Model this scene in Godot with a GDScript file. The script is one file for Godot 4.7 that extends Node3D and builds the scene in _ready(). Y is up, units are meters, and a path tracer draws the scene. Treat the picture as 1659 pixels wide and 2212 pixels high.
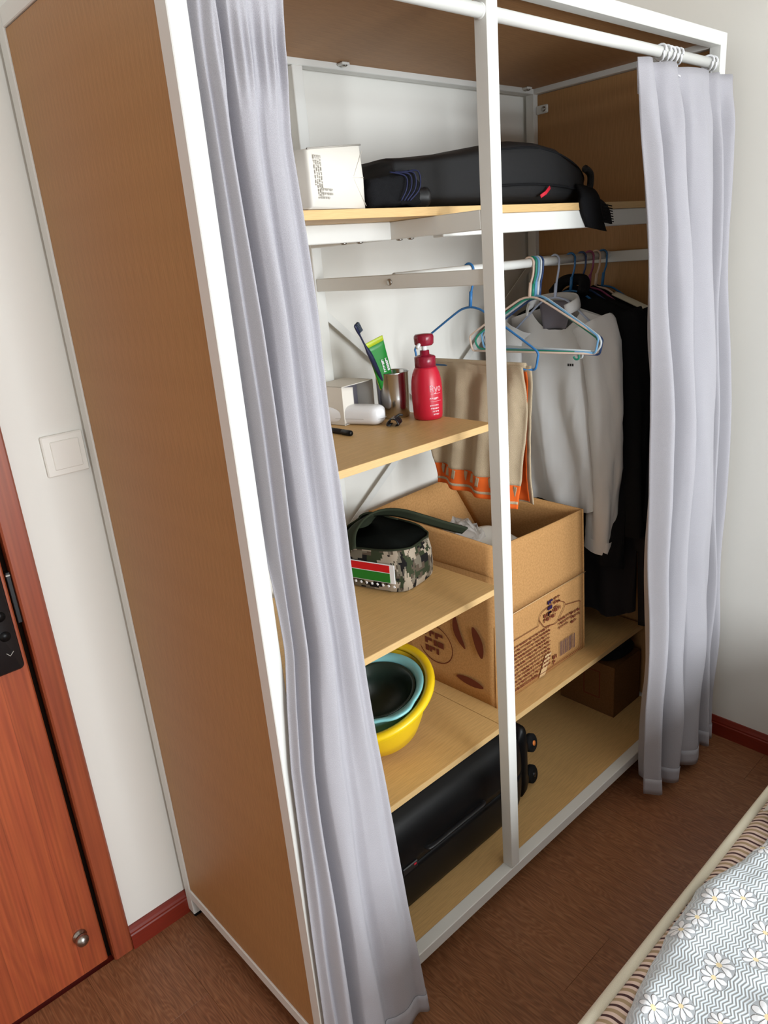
extends Node3D

# ---- measured frame (metres): wardrobe front at z = 0, wall behind it at z = -ZW
const T := 0.0305
const W := 1.568
const D := 0.6023
const H := 2.0804
const XC := 0.6246
const FT := 0.0652
const ZW := 0.6143
const XW := 1.6316
const ZS := 0.148
const S1 := 1.7057
const S2 := 1.2272
const S3 := 0.7976
const S4 := 0.3779
const BP := 0.0957
const YP := 2.0642
const V := Vector3.ZERO

var M := {}
var taken := {}
var boxes := {}
var rng := RandomNumberGenerator.new()
var nz := FastNoiseLite.new()


func _ready() -> void:
	rng.seed = 7
	nz.seed = 11
	nz.frequency = 1.0
	nz.fractal_octaves = 3
	# camera
	var cam := Camera3D.new()
	cam.name = "camera"
	cam.position = Vector3(-0.54746, 1.61608, 0.95627)
	cam.rotation = Vector3(-0.3321, -0.71823, -0.08517)
	cam.fov = 69.79
	cam.near = 0.02
	add_child(cam)
	# sky and exposure
	var we := WorldEnvironment.new()
	we.name = "environment"
	var env := Environment.new()
	var sm := ProceduralSkyMaterial.new()
	sm.sky_top_color = Color(0.62, 0.72, 0.86)
	sm.sky_horizon_color = Color(0.86, 0.89, 0.93)
	sm.ground_horizon_color = Color(0.7, 0.7, 0.69)
	sm.ground_bottom_color = Color(0.4, 0.4, 0.38)
	sm.sky_energy_multiplier = 1.0
	var sky := Sky.new()
	sky.sky_material = sm
	env.background_mode = Environment.BG_SKY
	env.sky = sky
	env.tonemap_mode = Environment.TONE_MAPPER_LINEAR
	env.tonemap_exposure = 0.46
	env.sdfgi_enabled = true
	env.ssao_enabled = true
	env.ssil_enabled = true
	we.environment = env
	add_child(we)
	# daylight through the window behind the photographer
	for wx in [[0.1, 1.4, 0.86, 1.56, 20.0], [1.1, 1.6, 0.76, 1.16, 8.0]]:   # x, y, width, height, energy
		var al := AreaLight3D.new()
		al.name = "window_daylight"
		al.area_size = Vector2(wx[2], wx[3])
		al.light_energy = wx[4]
		al.light_color = Color(0.95, 0.98, 1.0)
		al.area_range = 12.0
		al.shadow_enabled = true
		al.position = Vector3(wx[0], wx[1], 3.17)
		add_child(al, true)
	materials()
	room()
	wardrobe()
	curtains()
	bed()
	top_shelf()
	wash_shelf()
	hanging()
	lower_things()


# ---------------------------------------------------------------- naming
func numbered(n: String) -> String:
	if not taken.has(n):
		taken[n] = 0
		return n
	taken[n] += 1
	return "%s_%03d" % [n, taken[n]]


func thing(n: String, label: String, category: String, at := V, turn := V, group := "") -> Node3D:
	var o := Node3D.new()
	o.name = numbered(n)
	add_child(o)
	o.position = at
	o.rotation = turn
	tag(o, label, category, group)
	return o


func tag(o: Node, label: String, category: String, group := "") -> void:
	if label: o.set_meta("label", label)
	if category: o.set_meta("category", category)
	if group: o.set_meta("group", group)


func part(n: String, mesh: Mesh, mat: Material, parent: Node = null, at := V, turn := V) -> MeshInstance3D:
	var o := MeshInstance3D.new()
	o.mesh = mesh
	o.material_override = mat
	o.position = at
	o.rotation = turn
	if parent == null:
		o.name = numbered(n)
		add_child(o)
	else:
		var k := 0
		var nm := n
		while parent.has_node(nm):
			k += 1
			nm = "%s_%03d" % [n, k]
		o.name = nm
		parent.add_child(o, true)
	return o


func struct(n: String, mesh: Mesh, mat: Material, at := V) -> MeshInstance3D:
	var o := part(n, mesh, mat, null, at)
	o.set_meta("kind", "structure")
	return o


# ---------------------------------------------------------------- meshes
func poly(st: SurfaceTool, p: Array, out: Vector3) -> void:
	var n: Vector3 = (p[1] - p[0]).cross(p[2] - p[0])
	if n.dot(out) > 0:
		p = p.duplicate()
		p.reverse()
	for k in range(1, p.size() - 1):
		for v in [p[0], p[k], p[k + 1]]:
			st.add_vertex(v)


func bx(s: Vector3, b := 0.0015) -> ArrayMesh:   # box with chamfered edges
	var key := [s, b]
	if boxes.has(key): return boxes[key]
	var st := SurfaceTool.new()
	st.begin(Mesh.PRIMITIVE_TRIANGLES)
	st.set_smooth_group(-1)
	var h := s / 2
	var c := func(sg: Vector3, ax: int) -> Vector3:
		var q := Vector3(h.x - b, h.y - b, h.z - b) * sg
		q[ax] = h[ax] * sg[ax]
		return q
	for ax in 3:
		var u := (ax + 1) % 3
		var w := (ax + 2) % 3
		for s0 in [-1, 1]:
			var quad := []
			for e in [[-1, -1], [1, -1], [1, 1], [-1, 1]]:
				var sg := V
				sg[ax] = s0
				sg[u] = e[0]
				sg[w] = e[1]
				quad.append(c.call(sg, ax))
			var o := V
			o[ax] = s0
			poly(st, quad, o)
			for s1 in [-1, 1]:      # edge along axis w between faces ax and u
				var a := V
				a[ax] = s0
				a[u] = s1
				a[w] = -1
				var z := a
				z[w] = 1
				poly(st, [c.call(a, ax), c.call(z, ax), c.call(z, u), c.call(a, u)], Vector3(a.x + z.x, a.y + z.y, a.z + z.z))
	for sx in [-1, 1]:
		for sy in [-1, 1]:
			for sz in [-1, 1]:
				var g := Vector3(sx, sy, sz)
				poly(st, [c.call(g, 0), c.call(g, 1), c.call(g, 2)], g)
	st.generate_normals()
	var m := st.commit()
	boxes[key] = m
	return m


func span(a: Vector3, b: Vector3) -> Array:   # [size, centre] of the box between two corners
	return [(b - a).abs(), (a + b) / 2]


func bar(n: String, a: Vector3, b: Vector3, mat: Material, parent: Node = null, bev := 0.0015) -> MeshInstance3D:
	var s := span(a, b)
	return part(n, bx(s[0], bev), mat, parent, s[1])


func grid(nu: int, nv: int, f: Callable, thick := 0.0, wrap := false) -> ArrayMesh:   # a sheet f(u, v); thick > 0 gives it a second side
	var st := SurfaceTool.new()
	st.begin(Mesh.PRIMITIVE_TRIANGLES)
	var P := []
	for j in nv + 1:
		for i in nu + 1:
			P.append(f.call(float(i) / nu, float(j) / nv))
	var N := []
	if thick > 0:
		for j in nv + 1:
			for i in nu + 1:
				var du: Vector3 = P[j * (nu + 1) + mini(i + 1, nu)] - P[j * (nu + 1) + maxi(i - 1, 0)]
				var dv: Vector3 = P[mini(j + 1, nv) * (nu + 1) + i] - P[maxi(j - 1, 0) * (nu + 1) + i]
				N.append(du.cross(dv).normalized() * thick)
	var side := 2 if thick > 0 else 1
	for s in side:
		for j in nv + 1:
			for i in nu + 1:
				var k := j * (nu + 1) + i
				st.set_uv(Vector2(float(i) / nu, float(j) / nv))
				st.add_vertex(P[k] + (N[k] if s == 1 else V))
	var off := (nu + 1) * (nv + 1)
	for s in side:
		for j in nv:
			for i in nu:
				var a := s * off + j * (nu + 1) + i
				var q := [a, a + 1, a + nu + 2, a, a + nu + 2, a + nu + 1]
				if s == 1: q.reverse()
				for x in q: st.add_index(x)
	if thick > 0:
		var rim := []
		for i in nu: rim.append([i, i + 1])
		for j in nv: rim.append([j * (nu + 1) + nu, (j + 1) * (nu + 1) + nu])
		for i in nu: rim.append([nv * (nu + 1) + nu - i, nv * (nu + 1) + nu - i - 1])
		for j in nv: rim.append([(nv - j) * (nu + 1), (nv - j - 1) * (nu + 1)])
		for e in rim:
			for x in [e[1], e[0], e[0] + off, e[1], e[0] + off, e[1] + off]: st.add_index(x)
	st.generate_normals()
	return st.commit()


func loft(rings: Array, cap := true) -> ArrayMesh:   # closed rings of equal length, joined
	var st := SurfaceTool.new()
	st.begin(Mesh.PRIMITIVE_TRIANGLES)
	var n: int = rings[0].size()
	for j in rings.size():
		for i in n:
			st.set_uv(Vector2(float(i) / n, float(j) / (rings.size() - 1)))
			st.add_vertex(rings[j][i])
	for j in rings.size() - 1:
		for i in n:
			var a := j * n + i
			var b := j * n + (i + 1) % n
			for x in [a, b, b + n, a, b + n, a + n]: st.add_index(x)
	if cap:
		for e in [0, rings.size() - 1]:
			var mid := V
			for p in rings[e]: mid += p / n
			var c := rings.size() * n + (0 if e == 0 else 1)
			st.set_uv(Vector2(0.5, 0 if e == 0 else 1))
			st.add_vertex(mid)
			for i in n:
				var a: int = e * n + i
				var b: int = e * n + (i + 1) % n
				for x in ([b, a, c] if e == 0 else [a, b, c]): st.add_index(x)
	st.generate_normals()
	return st.commit()


func lathe(prof: Array, seg := 40, wob = null) -> ArrayMesh:   # [radius, height] pairs, bottom to top
	var rings := []
	for p in prof:
		var r := []
		for i in seg:
			var a := -TAU * i / seg
			var q := Vector3(cos(a) * p[0], p[1], sin(a) * p[0])
			r.append(wob.call(q, a) if wob != null else q)
		rings.append(r)
	return loft(rings, prof[0][0] == 0.0)


func smooth(pts: Array, per := 8) -> Array:
	var c := Curve3D.new()
	for i in pts.size():
		var t: Vector3 = (pts[mini(i + 1, pts.size() - 1)] - pts[maxi(i - 1, 0)]) / 6.0
		c.add_point(pts[i], -t, t)
	var out := []
	for i in pts.size() - 1:
		for k in per: out.append(c.sample(i, float(k) / per))
	out.append(pts[-1])
	return out


func tube(pts: Array, r: float, seg := 8, r1 := -1.0, flat := 1.0) -> ArrayMesh:
	var rings := []
	var nrm := V
	for i in pts.size():
		var d: Vector3 = (pts[mini(i + 1, pts.size() - 1)] - pts[maxi(i - 1, 0)]).normalized()
		if i == 0:
			nrm = d.cross(Vector3.UP if absf(d.y) < 0.9 else Vector3.RIGHT).normalized()
		nrm = (nrm - d * nrm.dot(d)).normalized()
		var bn := d.cross(nrm)
		var rr := r if r1 < 0 else lerpf(r, r1, float(i) / (pts.size() - 1))
		var ring := []
		for k in seg:
			var a := -TAU * k / seg
			ring.append(pts[i] + nrm * cos(a) * rr + bn * sin(a) * rr * flat)
		rings.append(ring)
	return loft(rings)


func ribbon(pts: Array, wide: Array, thick: float) -> ArrayMesh:   # a strap: path points, a half-width vector at each
	return grid(4, pts.size() - 1, func(u, v):
		var i := int(roundf(v * (pts.size() - 1)))
		return pts[i] + wide[mini(i, wide.size() - 1)] * (u * 2 - 1), thick)


func join(ms: Array) -> ArrayMesh:
	var st := SurfaceTool.new()
	st.begin(Mesh.PRIMITIVE_TRIANGLES)
	for m in ms: st.append_from(m[0], 0, m[1])
	return st.commit()


func text_mesh(s: String, size: float, depth := 0.0006, radius := 0.0, font := "Droid Sans", bold := false) -> ArrayMesh:   # lettering, wrapped round a cylinder about y if radius > 0
	var tm := TextMesh.new()
	var f := SystemFont.new()
	f.font_names = PackedStringArray([font])
	if bold: f.font_weight = 700
	tm.font = f
	tm.text = s
	tm.font_size = 32
	tm.pixel_size = size / 32.0
	tm.depth = depth
	var a := tm.get_mesh_arrays()
	if radius > 0:
		var p: PackedVector3Array = a[Mesh.ARRAY_VERTEX]
		for i in p.size():
			var g := p[i].x / radius
			var r := radius + p[i].z
			p[i] = Vector3(sin(g) * r, p[i].y, cos(g) * r)
		a[Mesh.ARRAY_VERTEX] = p
		a[Mesh.ARRAY_NORMAL] = null
		a[Mesh.ARRAY_TANGENT] = null
	var m := ArrayMesh.new()
	m.add_surface_from_arrays(Mesh.PRIMITIVE_TRIANGLES, a)
	if radius > 0:
		var st := SurfaceTool.new()
		st.create_from(m, 0)
		st.generate_normals()
		m = st.commit()
	return m


# ---------------------------------------------------------------- materials
func mat(n: String, c: Color, rough := 0.6, spec := 0.4) -> StandardMaterial3D:
	var m := StandardMaterial3D.new()
	m.resource_name = n
	m.albedo_color = c
	m.roughness = rough
	m.metallic_specular = spec
	m.cull_mode = BaseMaterial3D.CULL_DISABLED
	M[n] = m
	return m


func rgb(r: int, g: int, b: int) -> Color:
	return Color(r / 255.0, g / 255.0, b / 255.0)


func noise_tex(lo: Color, hi: Color, freq: float, oct := 3, sd := 1, size := 256) -> NoiseTexture2D:
	var t := NoiseTexture2D.new()
	t.width = size
	t.height = size
	t.seamless = true
	var n := FastNoiseLite.new()
	n.seed = sd
	n.frequency = freq
	n.fractal_octaves = oct
	t.noise = n
	var g := Gradient.new()
	g.set_color(0, lo)
	g.set_color(1, hi)
	g.set_offset(0, 0.25)
	g.set_offset(1, 0.75)
	t.color_ramp = g
	return t


func tri(m: StandardMaterial3D, tex: Texture2D, sc: Vector3, off := V, world := false) -> StandardMaterial3D:
	m.albedo_texture = tex
	m.uv1_triplanar = true
	m.uv1_world_triplanar = world
	m.uv1_triplanar_sharpness = 8.0
	m.uv1_scale = sc
	m.uv1_offset = off
	return m


func relief(m: StandardMaterial3D, tex: Texture2D, cm: float) -> StandardMaterial3D:
	m.heightmap_enabled = true
	m.heightmap_texture = tex
	m.heightmap_scale = cm
	return m


func paint(w: int, h: int, f: Callable) -> ImageTexture:
	var im := Image.create(w, h, false, Image.FORMAT_RGB8)
	for y in h:
		for x in w:
			im.set_pixel(x, y, f.call(x, y))
	return ImageTexture.create_from_image(im)


func materials() -> void:
	var streak := noise_tex(Color(0.93, 0.925, 0.915), Color(1, 1, 1), 0.02, 4, 3, 512)
	var cloth := noise_tex(Color(0.9, 0.9, 0.9), Color(1, 1, 1), 0.12, 3, 5)
	var bump := noise_tex(Color(0.2, 0.2, 0.2), Color(1, 1, 1), 0.1, 4, 8)
	mat("paint_white", rgb(233, 230, 223), 0.85, 0.3)
	mat("ceiling_white", rgb(214, 212, 208), 0.9, 0.2)
	mat("white_metal", rgb(225, 224, 219), 0.4, 0.5)
	# light oak boards: grain along x, and along y for the sides
	tri(mat("board", rgb(214, 173, 114), 0.5, 0.45), streak, Vector3(1.3, 34, 34))
	tri(mat("board_edge", rgb(222, 184, 128), 0.5, 0.45), streak, Vector3(2.0, 120, 120))
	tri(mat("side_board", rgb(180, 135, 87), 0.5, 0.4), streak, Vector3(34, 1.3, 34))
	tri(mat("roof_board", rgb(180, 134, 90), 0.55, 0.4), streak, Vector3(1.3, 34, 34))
	# wood with cathedral grain, drawn once and tinted
	var low := FastNoiseLite.new()
	low.seed = 5
	low.frequency = 0.006
	low.fractal_octaves = 3
	var fib := FastNoiseLite.new()
	fib.seed = 9
	fib.frequency = 0.05
	fib.fractal_octaves = 2
	var grain := paint(512, 1024, func(x, y):
		var h := 0.0
		var bx_ := absf(fposmod(y / 512.0, 2.0) - 1.0) * 512.0
		h = low.get_noise_2d(x * 1.1, bx_ * 0.42) * 7.0 + x * 0.012
		var s := 0.5 + 0.5 * sin(TAU * h)
		s = pow(s, 1.6)
		var f := fib.get_noise_2d(x * 3.2, bx_ * 0.22)
		var k: float = clampf(0.84 + 0.09 * s + 0.15 * f, 0.0, 1.0)
		return Color(k, k * (0.96 + 0.04 * s), k * (0.92 + 0.06 * s)))
	for k in 4:
		var c: Color = [rgb(154, 104, 72), rgb(151, 101, 69), rgb(156, 106, 74), rgb(149, 99, 69)][k]
		tri(mat("plank%d" % k, c, 0.42, 0.45), grain, Vector3(3.1, 1, 0.9), Vector3(0.27 * k, 0, 0.31 * k))
	var veneer := paint(512, 512, func(x, y):
		var yy := absf(fposmod(y / 256.0, 2.0) - 1.0) * 256.0
		var s := 0.5 + 0.5 * sin(TAU * (low.get_noise_2d(x * 0.8 + 900, yy * 0.2) * 4.0 + x * 0.008))
		var f := fib.get_noise_2d(x * 3.0 + 400, yy * 0.1)
		var seam := 0.86 if x % 64 < 1 else 1.0
		var k: float = clampf((0.9 + 0.04 * s + 0.1 * f) * (0.985 + 0.015 * ((x / 64) % 3)) * seam, 0.0, 1.0)
		return Color(k, k * (0.97 + 0.03 * s), k * 0.98))
	tri(mat("door_wood", rgb(170, 82, 47), 0.38, 0.5), veneer, Vector3(1.7, 0.9, 1), Vector3(0.2, 0.1, 0))
	tri(mat("trim_wood", rgb(160, 78, 47), 0.4, 0.5), veneer, Vector3(1.3, 0.7, 1.3), Vector3(0.06, 0.5, 0))
	tri(mat("base_wood", rgb(128, 40, 24), 0.35, 0.5), streak, Vector3(1.2, 30, 1.2))
	mat("black_plastic", rgb(24, 24, 26), 0.35, 0.5)
	mat("black_gap", rgb(22, 14, 10), 0.9, 0.1)
	mat("black_rubber", rgb(18, 18, 19), 0.8, 0.3)
	var st := mat("steel", rgb(196, 196, 196), 0.18)
	st.metallic = 1.0
	var nk := mat("nickel", rgb(170, 166, 160), 0.3)
	nk.metallic = 1.0
	mat("switch_plastic", rgb(236, 232, 224), 0.35, 0.5)
	# cloths
	var cu := tri(mat("curtain", rgb(183, 180, 186), 0.8, 0.25), cloth, Vector3(60, 14, 60))
	relief(cu, bump, 0.03)
	cu.rim_enabled = true
	cu.rim = 0.4
	cu.backlight_enabled = true
	cu.backlight = Color(0.12, 0.12, 0.12)
	tri(mat("shirt", rgb(226, 224, 222), 0.9, 0.2), cloth, Vector3.ONE * 30)
	mat("lining", rgb(120, 116, 124), 0.95, 0.1)
	relief(tri(mat("black_cloth", rgb(26, 26, 28), 0.9, 0.25), cloth, Vector3.ONE * 25), bump, 0.05)
	tri(mat("charcoal_cloth", rgb(40, 38, 40), 0.95, 0.2), cloth, Vector3.ONE * 25)
	relief(tri(mat("nylon", rgb(20, 20, 22), 0.55, 0.45), cloth, Vector3.ONE * 40), bump, 0.04)
	mat("red_tag", rgb(200, 30, 50), 0.6)
	mat("navy_cord", rgb(34, 38, 70), 0.7)
	for w in [["wire_blue", 44, 110, 168], ["wire_green", 30, 140, 112], ["wire_white", 214, 220, 222], ["wire_beige", 216, 190, 172], ["wire_sky", 120, 172, 212], ["wire_navy", 40, 66, 112], ["wire_pink", 150, 70, 110], ["wire_lilac", 176, 186, 208]]:
		mat(w[0], rgb(w[1], w[2], w[3]), 0.4, 0.5)
	mat("dark_hanger", rgb(58, 52, 48), 0.5)
	var tw := tri(mat("towel", rgb(228, 208, 178), 1.0, 0.1), noise_tex(Color(0.8, 0.78, 0.75), Color(1, 1, 1), 0.2, 3, 21), Vector3.ONE * 14)
	relief(tw, noise_tex(Color(0, 0, 0), Color(1, 1, 1), 0.25, 3, 22), 0.12)
	mat("towel_orange", rgb(226, 104, 46), 0.95, 0.1)
	# card and small things
	var card_n := noise_tex(Color(0.93, 0.92, 0.9), Color(1, 1, 1), 0.08, 4, 14)
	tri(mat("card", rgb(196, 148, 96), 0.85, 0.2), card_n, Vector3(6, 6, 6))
	tri(mat("card_dark", rgb(118, 82, 50), 0.85, 0.2), card_n, Vector3(6, 6, 6))  # carton brown taken darker, with the shade of its corner in the colour
	mat("print_brown", rgb(112, 58, 40), 0.8, 0.2)
	mat("print_blue", rgb(48, 34, 70), 0.8, 0.2)
	mat("tape", rgb(212, 178, 132), 0.3, 0.5)
	mat("white_card", rgb(226, 220, 210), 0.6, 0.4)
	mat("print_grey", rgb(168, 162, 154), 0.7, 0.2)
	mat("white_plastic", rgb(238, 238, 240), 0.25, 0.5)
	mat("red_plastic", rgb(196, 28, 52), 0.32, 0.5)
	mat("wine_plastic", rgb(140, 22, 46), 0.25, 0.5)
	mat("print_pink", rgb(238, 190, 196), 0.5, 0.3)
	mat("brush_navy", rgb(28, 34, 66), 0.4, 0.5)
	mat("bristle", rgb(70, 78, 90), 0.8)
	mat("tube_green", rgb(28, 138, 50), 0.35, 0.5)
	mat("tube_lime", rgb(188, 206, 50), 0.35, 0.5)
	mat("yellow_plastic", rgb(250, 208, 24), 0.35, 0.5)
	mat("teal_plastic", rgb(140, 204, 206), 0.3, 0.5)
	mat("inset_green", rgb(40, 54, 46), 0.3, 0.5)
	mat("case_black", rgb(11, 11, 12), 0.42, 0.35)
	mat("orange_hub", rgb(226, 130, 60), 0.5)
	mat("olive", rgb(50, 55, 42), 0.85, 0.2)
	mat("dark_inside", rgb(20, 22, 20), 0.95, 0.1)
	mat("flag_red", rgb(206, 20, 24), 0.7)
	mat("flag_green", rgb(36, 120, 34), 0.7)
	mat("paper_blue", rgb(120, 132, 160), 0.6)
	mat("bag_film", rgb(226, 218, 210), 0.25, 0.5)
	M.bag_film.transparency = BaseMaterial3D.TRANSPARENCY_ALPHA
	M.bag_film.albedo_color.a = 0.5
	M.bag_film.roughness = 0.3
	var cn := FastNoiseLite.new()
	cn.seed = 31
	cn.frequency = 0.045
	cn.fractal_octaves = 4
	var camo := mat("camo", Color.WHITE, 0.9, 0.2)
	camo.albedo_texture = paint(150, 28, func(x, y):
		var a := cn.get_noise_2d(x * 2.2, y * 1.6)
		var b := cn.get_noise_2d(x * 2.2 + 300, y * 1.6 + 80)
		var c := cn.get_noise_2d(x * 2.6 - 200, y * 1.6 + 400)
		if a > 0.04: return rgb(170, 156, 138)
		if b > 0.12: return rgb(58, 64, 46)
		if c > 0.14: return rgb(34, 32, 32)
		if b < -0.12: return rgb(120, 112, 98)
		return rgb(92, 80, 68))
	camo.texture_filter = BaseMaterial3D.TEXTURE_FILTER_NEAREST
	# bed mat stripes and the blanket's zigzag and daisies
	var stripe_cols := [rgb(84, 60, 60), rgb(226, 202, 188), rgb(176, 152, 122), rgb(226, 202, 188)]
	var ends := [0.2, 0.48, 0.76, 1.0]
	mat("bed_stripe", Color.WHITE, 0.9, 0.2).albedo_texture = paint(64, 4, func(x, _y):
		for k in 4:
			if x / 64.0 < ends[k]: return stripe_cols[k]
		return stripe_cols[3])
	tri(mat("bed_cream", rgb(226, 218, 196), 0.9, 0.2), cloth, Vector3.ONE * 30)
	tri(mat("bed_sheet", rgb(214, 208, 200), 0.9, 0.2), cloth, Vector3.ONE * 20)
	var fl := []
	var rg := RandomNumberGenerator.new()
	rg.seed = 4
	for gy in 5:
		for gx in 5:
			if (gx + gy * 2) % 5 < 3:
				fl.append([Vector2(gx * 102 + rg.randf_range(20, 80), gy * 102 + rg.randf_range(20, 80)), rg.randf_range(34, 46), rg.randf() * TAU])
	var tall := Image.create(512, 512, false, Image.FORMAT_RGB8)
	var bl := mat("blanket", Color.WHITE, 0.95, 0.15)
	bl.albedo_texture = paint(512, 512, func(x, y):
		var z := absf(fposmod(x / 21.3333, 2.0) - 1.0)
		var s := 0.5 + 0.5 * cos(TAU * (y / 10.6667 + z * 0.95))
		var h := 0.25 + 0.3 * s
		var c := rgb(192, 201, 207).lerp(rgb(218, 224, 227), s)
		for f in fl:
			for ox in [-512, 0, 512]:
				for oy in [-512, 0, 512]:
					var dx: float = x - f[0].x + ox
					var dy: float = y - f[0].y + oy
					if absf(dx) > 50 or absf(dy) > 50: continue
					var r := sqrt(dx * dx + dy * dy)
					var a := absf(fposmod((atan2(dy, dx) + f[2]) / TAU * 8.0, 1.0) - 0.5)
					var edge: float = f[1] * (1.0 - 1.9 * a * a)
					if r < f[1] * 0.2:
						c = rgb(236, 216, 172)
						h = 0.75
					elif r < edge and a < 0.41:
						c = rgb(238, 238, 240)
						h = 0.95 - 0.3 * absf(r / edge - 0.6)
					elif r < f[1] * 1.05:
						c = rgb(176, 180, 184)
						h = 0.2
		tall.set_pixel(x, y, Color(h, h, h))
		return c)
	relief(bl, ImageTexture.create_from_image(tall), 0.4)
	bl.rim_enabled = true
	bl.rim = 0.5
	bl.uv1_scale = Vector3(1, 1, 1)
	mat("glass", Color(0.9, 0.95, 1.0, 0.06), 0.02, 0.5).transparency = BaseMaterial3D.TRANSPARENCY_ALPHA


# ---------------------------------------------------------------- the room
func wall(n: String, a: Vector3, b: Vector3) -> void:
	var s := span(a, b)
	struct(n, bx(s[0], 0.001), M.paint_white, s[1])


func baseboard(n: String, from: Vector3, to: Vector3, away: Vector3) -> void:
	var prof := [[0.0, 0.0], [0.0, 0.013], [0.044, 0.013], [0.047, 0.0105], [0.052, 0.0105], [0.058, 0.008], [0.0676, 0.005], [0.0676, 0.0]]
	var rings := []
	for p in [from, to]:
		var r := []
		for q in prof: r.append(p + Vector3.UP * q[0] + away * q[1])
		rings.append(r)
	var st := SurfaceTool.new()
	st.begin(Mesh.PRIMITIVE_TRIANGLES)
	st.set_smooth_group(-1)
	for i in prof.size():
		var k := (i + 1) % prof.size()
		var mid: Vector3 = (rings[0][i] + rings[0][k]) / 2
		poly(st, [rings[0][i], rings[1][i], rings[1][k], rings[0][k]], mid - ((from + to) / 2 + Vector3.UP * 0.03 + away * 0.005))
	for r in 2:
		poly(st, rings[r], (from - to) if r == 0 else (to - from))
	st.generate_normals()
	struct(n, st.commit(), M.base_wood)


func room() -> void:
	# floor of laminate planks that run away from the window
	var fl := struct("floor", bx(Vector3(4.2, 0.1, 4.1), 0.001), M.base_wood, Vector3(-0.35, -0.058, 1.3))
	var pw := 0.193
	var pl := 1.21
	var x := -2.4
	var col := 0
	while x < XW:
		var z = -ZW - [0.35, 0.95, 0.05, 0.62, 1.1][col % 5]
		var row := 0
		while z < 3.3:
			var z0 := maxf(z, -ZW)
			var z1 := minf(z + pl, 3.3)
			var x1 := minf(x + pw, XW)
			if z1 - z0 > 0.03:
				var s := Vector3(x1 - x - 0.0004, 0.008, z1 - z0 - 0.0004)
				part("plank", bx(s, 0.0004), M["plank%d" % ((col * 7 + row * 3 + col / 3) % 4)], fl, Vector3((x + x1) / 2 + 0.35, 0.054, (z0 + z1) / 2 - 1.3))
			z += pl
			row += 1
		x += pw
		col += 1
		# wall behind the wardrobe, with the doorway left open for the door
	var dx0 := -1.02
	var dx1 := -0.163
	var wb := struct("wall_back", bx(Vector3(XW - dx1 + 0.1, 2.75, 0.12), 0.001), M.paint_white, Vector3((XW + 0.1 + dx1) / 2, 1.325, -ZW - 0.06))
	bar("wall_panel", Vector3(-2.5, -0.05, -0.12) - wb.position + Vector3(0, 0, -ZW), Vector3(dx0, 2.7, 0) - wb.position + Vector3(0, 0, -ZW), M.paint_white, wb, 0.001)
	bar("wall_panel", Vector3(dx0, 2.12, -0.12) - wb.position + Vector3(0, 0, -ZW), Vector3(dx1, 2.7, 0) - wb.position + Vector3(0, 0, -ZW), M.paint_white, wb, 0.001)
	wall("wall_right", Vector3(XW, -0.05, -ZW - 0.12), Vector3(XW + 0.12, 2.7, 3.32))
	wall("wall_left", Vector3(-2.52, -0.05, -ZW - 0.12), Vector3(-2.4, 2.7, 3.32))
	struct("ceiling", bx(Vector3(4.3, 0.1, 4.2), 0.001), M.ceiling_white, Vector3(-0.4, 2.7, 1.35))
	# window wall behind the camera: a glazed balcony door on the left, a window over the bed on the right
	var wf := struct("wall_front", bx(Vector3(0.1, 2.23, 0.12), 0.001), M.paint_white, Vector3(0.63, 1.115, 3.26))
	for q in [[-2.45, -0.38, 0.0, 2.23], [-0.38, 0.58, 0.0, 0.57], [0.68, 1.52, 0.0, 0.97], [1.52, 1.75, 0.0, 2.23], [-2.45, 1.75, 2.23, 2.75]]:
		bar("wall_panel", Vector3(q[0], q[2], 3.2) - wf.position, Vector3(q[1], q[3], 3.32) - wf.position, M.paint_white, wf, 0.001)
	for q in [["window_2", -0.38, 0.58, 0.57, 2.23, "window"], ["window_1", 0.68, 1.52, 0.97, 2.23, "window"]]:
		var wi := struct(q[0], bx(Vector3(q[2] - q[1], 0.05, 0.06), 0.003), M.white_plastic, Vector3((q[1] + q[2]) / 2, q[3] + 0.025, 3.26))
		var hx: float = (q[2] - q[1]) / 2
		var hh: float = q[4] - q[3] - 0.025
		bar(q[5] + "_frame", Vector3(-hx, hh - 0.05, -0.03), Vector3(hx, hh, 0.03), M.white_plastic, wi)
		for sx in [-hx, hx - 0.05]: bar(q[5] + "_frame", Vector3(sx, 0.025, -0.03), Vector3(sx + 0.05, hh - 0.05, 0.03), M.white_plastic, wi)
		bar(q[5] + "_pane", Vector3(-hx + 0.05, 0.025, 0.008), Vector3(hx - 0.05, hh - 0.05, 0.013), M.glass, wi, 0.0005)
	# baseboards with a stepped top
	baseboard("baseboard_back", Vector3(-0.157, 0, -ZW), Vector3(XW, 0, -ZW), Vector3.BACK)
	baseboard("baseboard_right", Vector3(XW, 0, -ZW), Vector3(XW, 0, 3.2), Vector3.LEFT)
	baseboard("baseboard_left", Vector3(-2.4, 0, -ZW), Vector3(-2.4, 0, 3.2), Vector3.RIGHT)
	# the door in its frame
	var door := Node3D.new()
	door.name = "door_1"
	door.set_meta("kind", "structure")
	add_child(door)
	var zf := -ZW
	bar("door_frame", Vector3(-0.206, 0.0, zf - 0.1), Vector3(-0.157, 2.12, zf + 0.012), M.trim_wood, door, 0.004)
	bar("door_frame", Vector3(-1.035, 0.0, zf - 0.1), Vector3(-0.986, 2.12, zf + 0.012), M.trim_wood, door, 0.004)
	bar("door_frame", Vector3(-0.986, 2.07, zf - 0.1), Vector3(-0.206, 2.12, zf + 0.012), M.trim_wood, door, 0.004)
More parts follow.
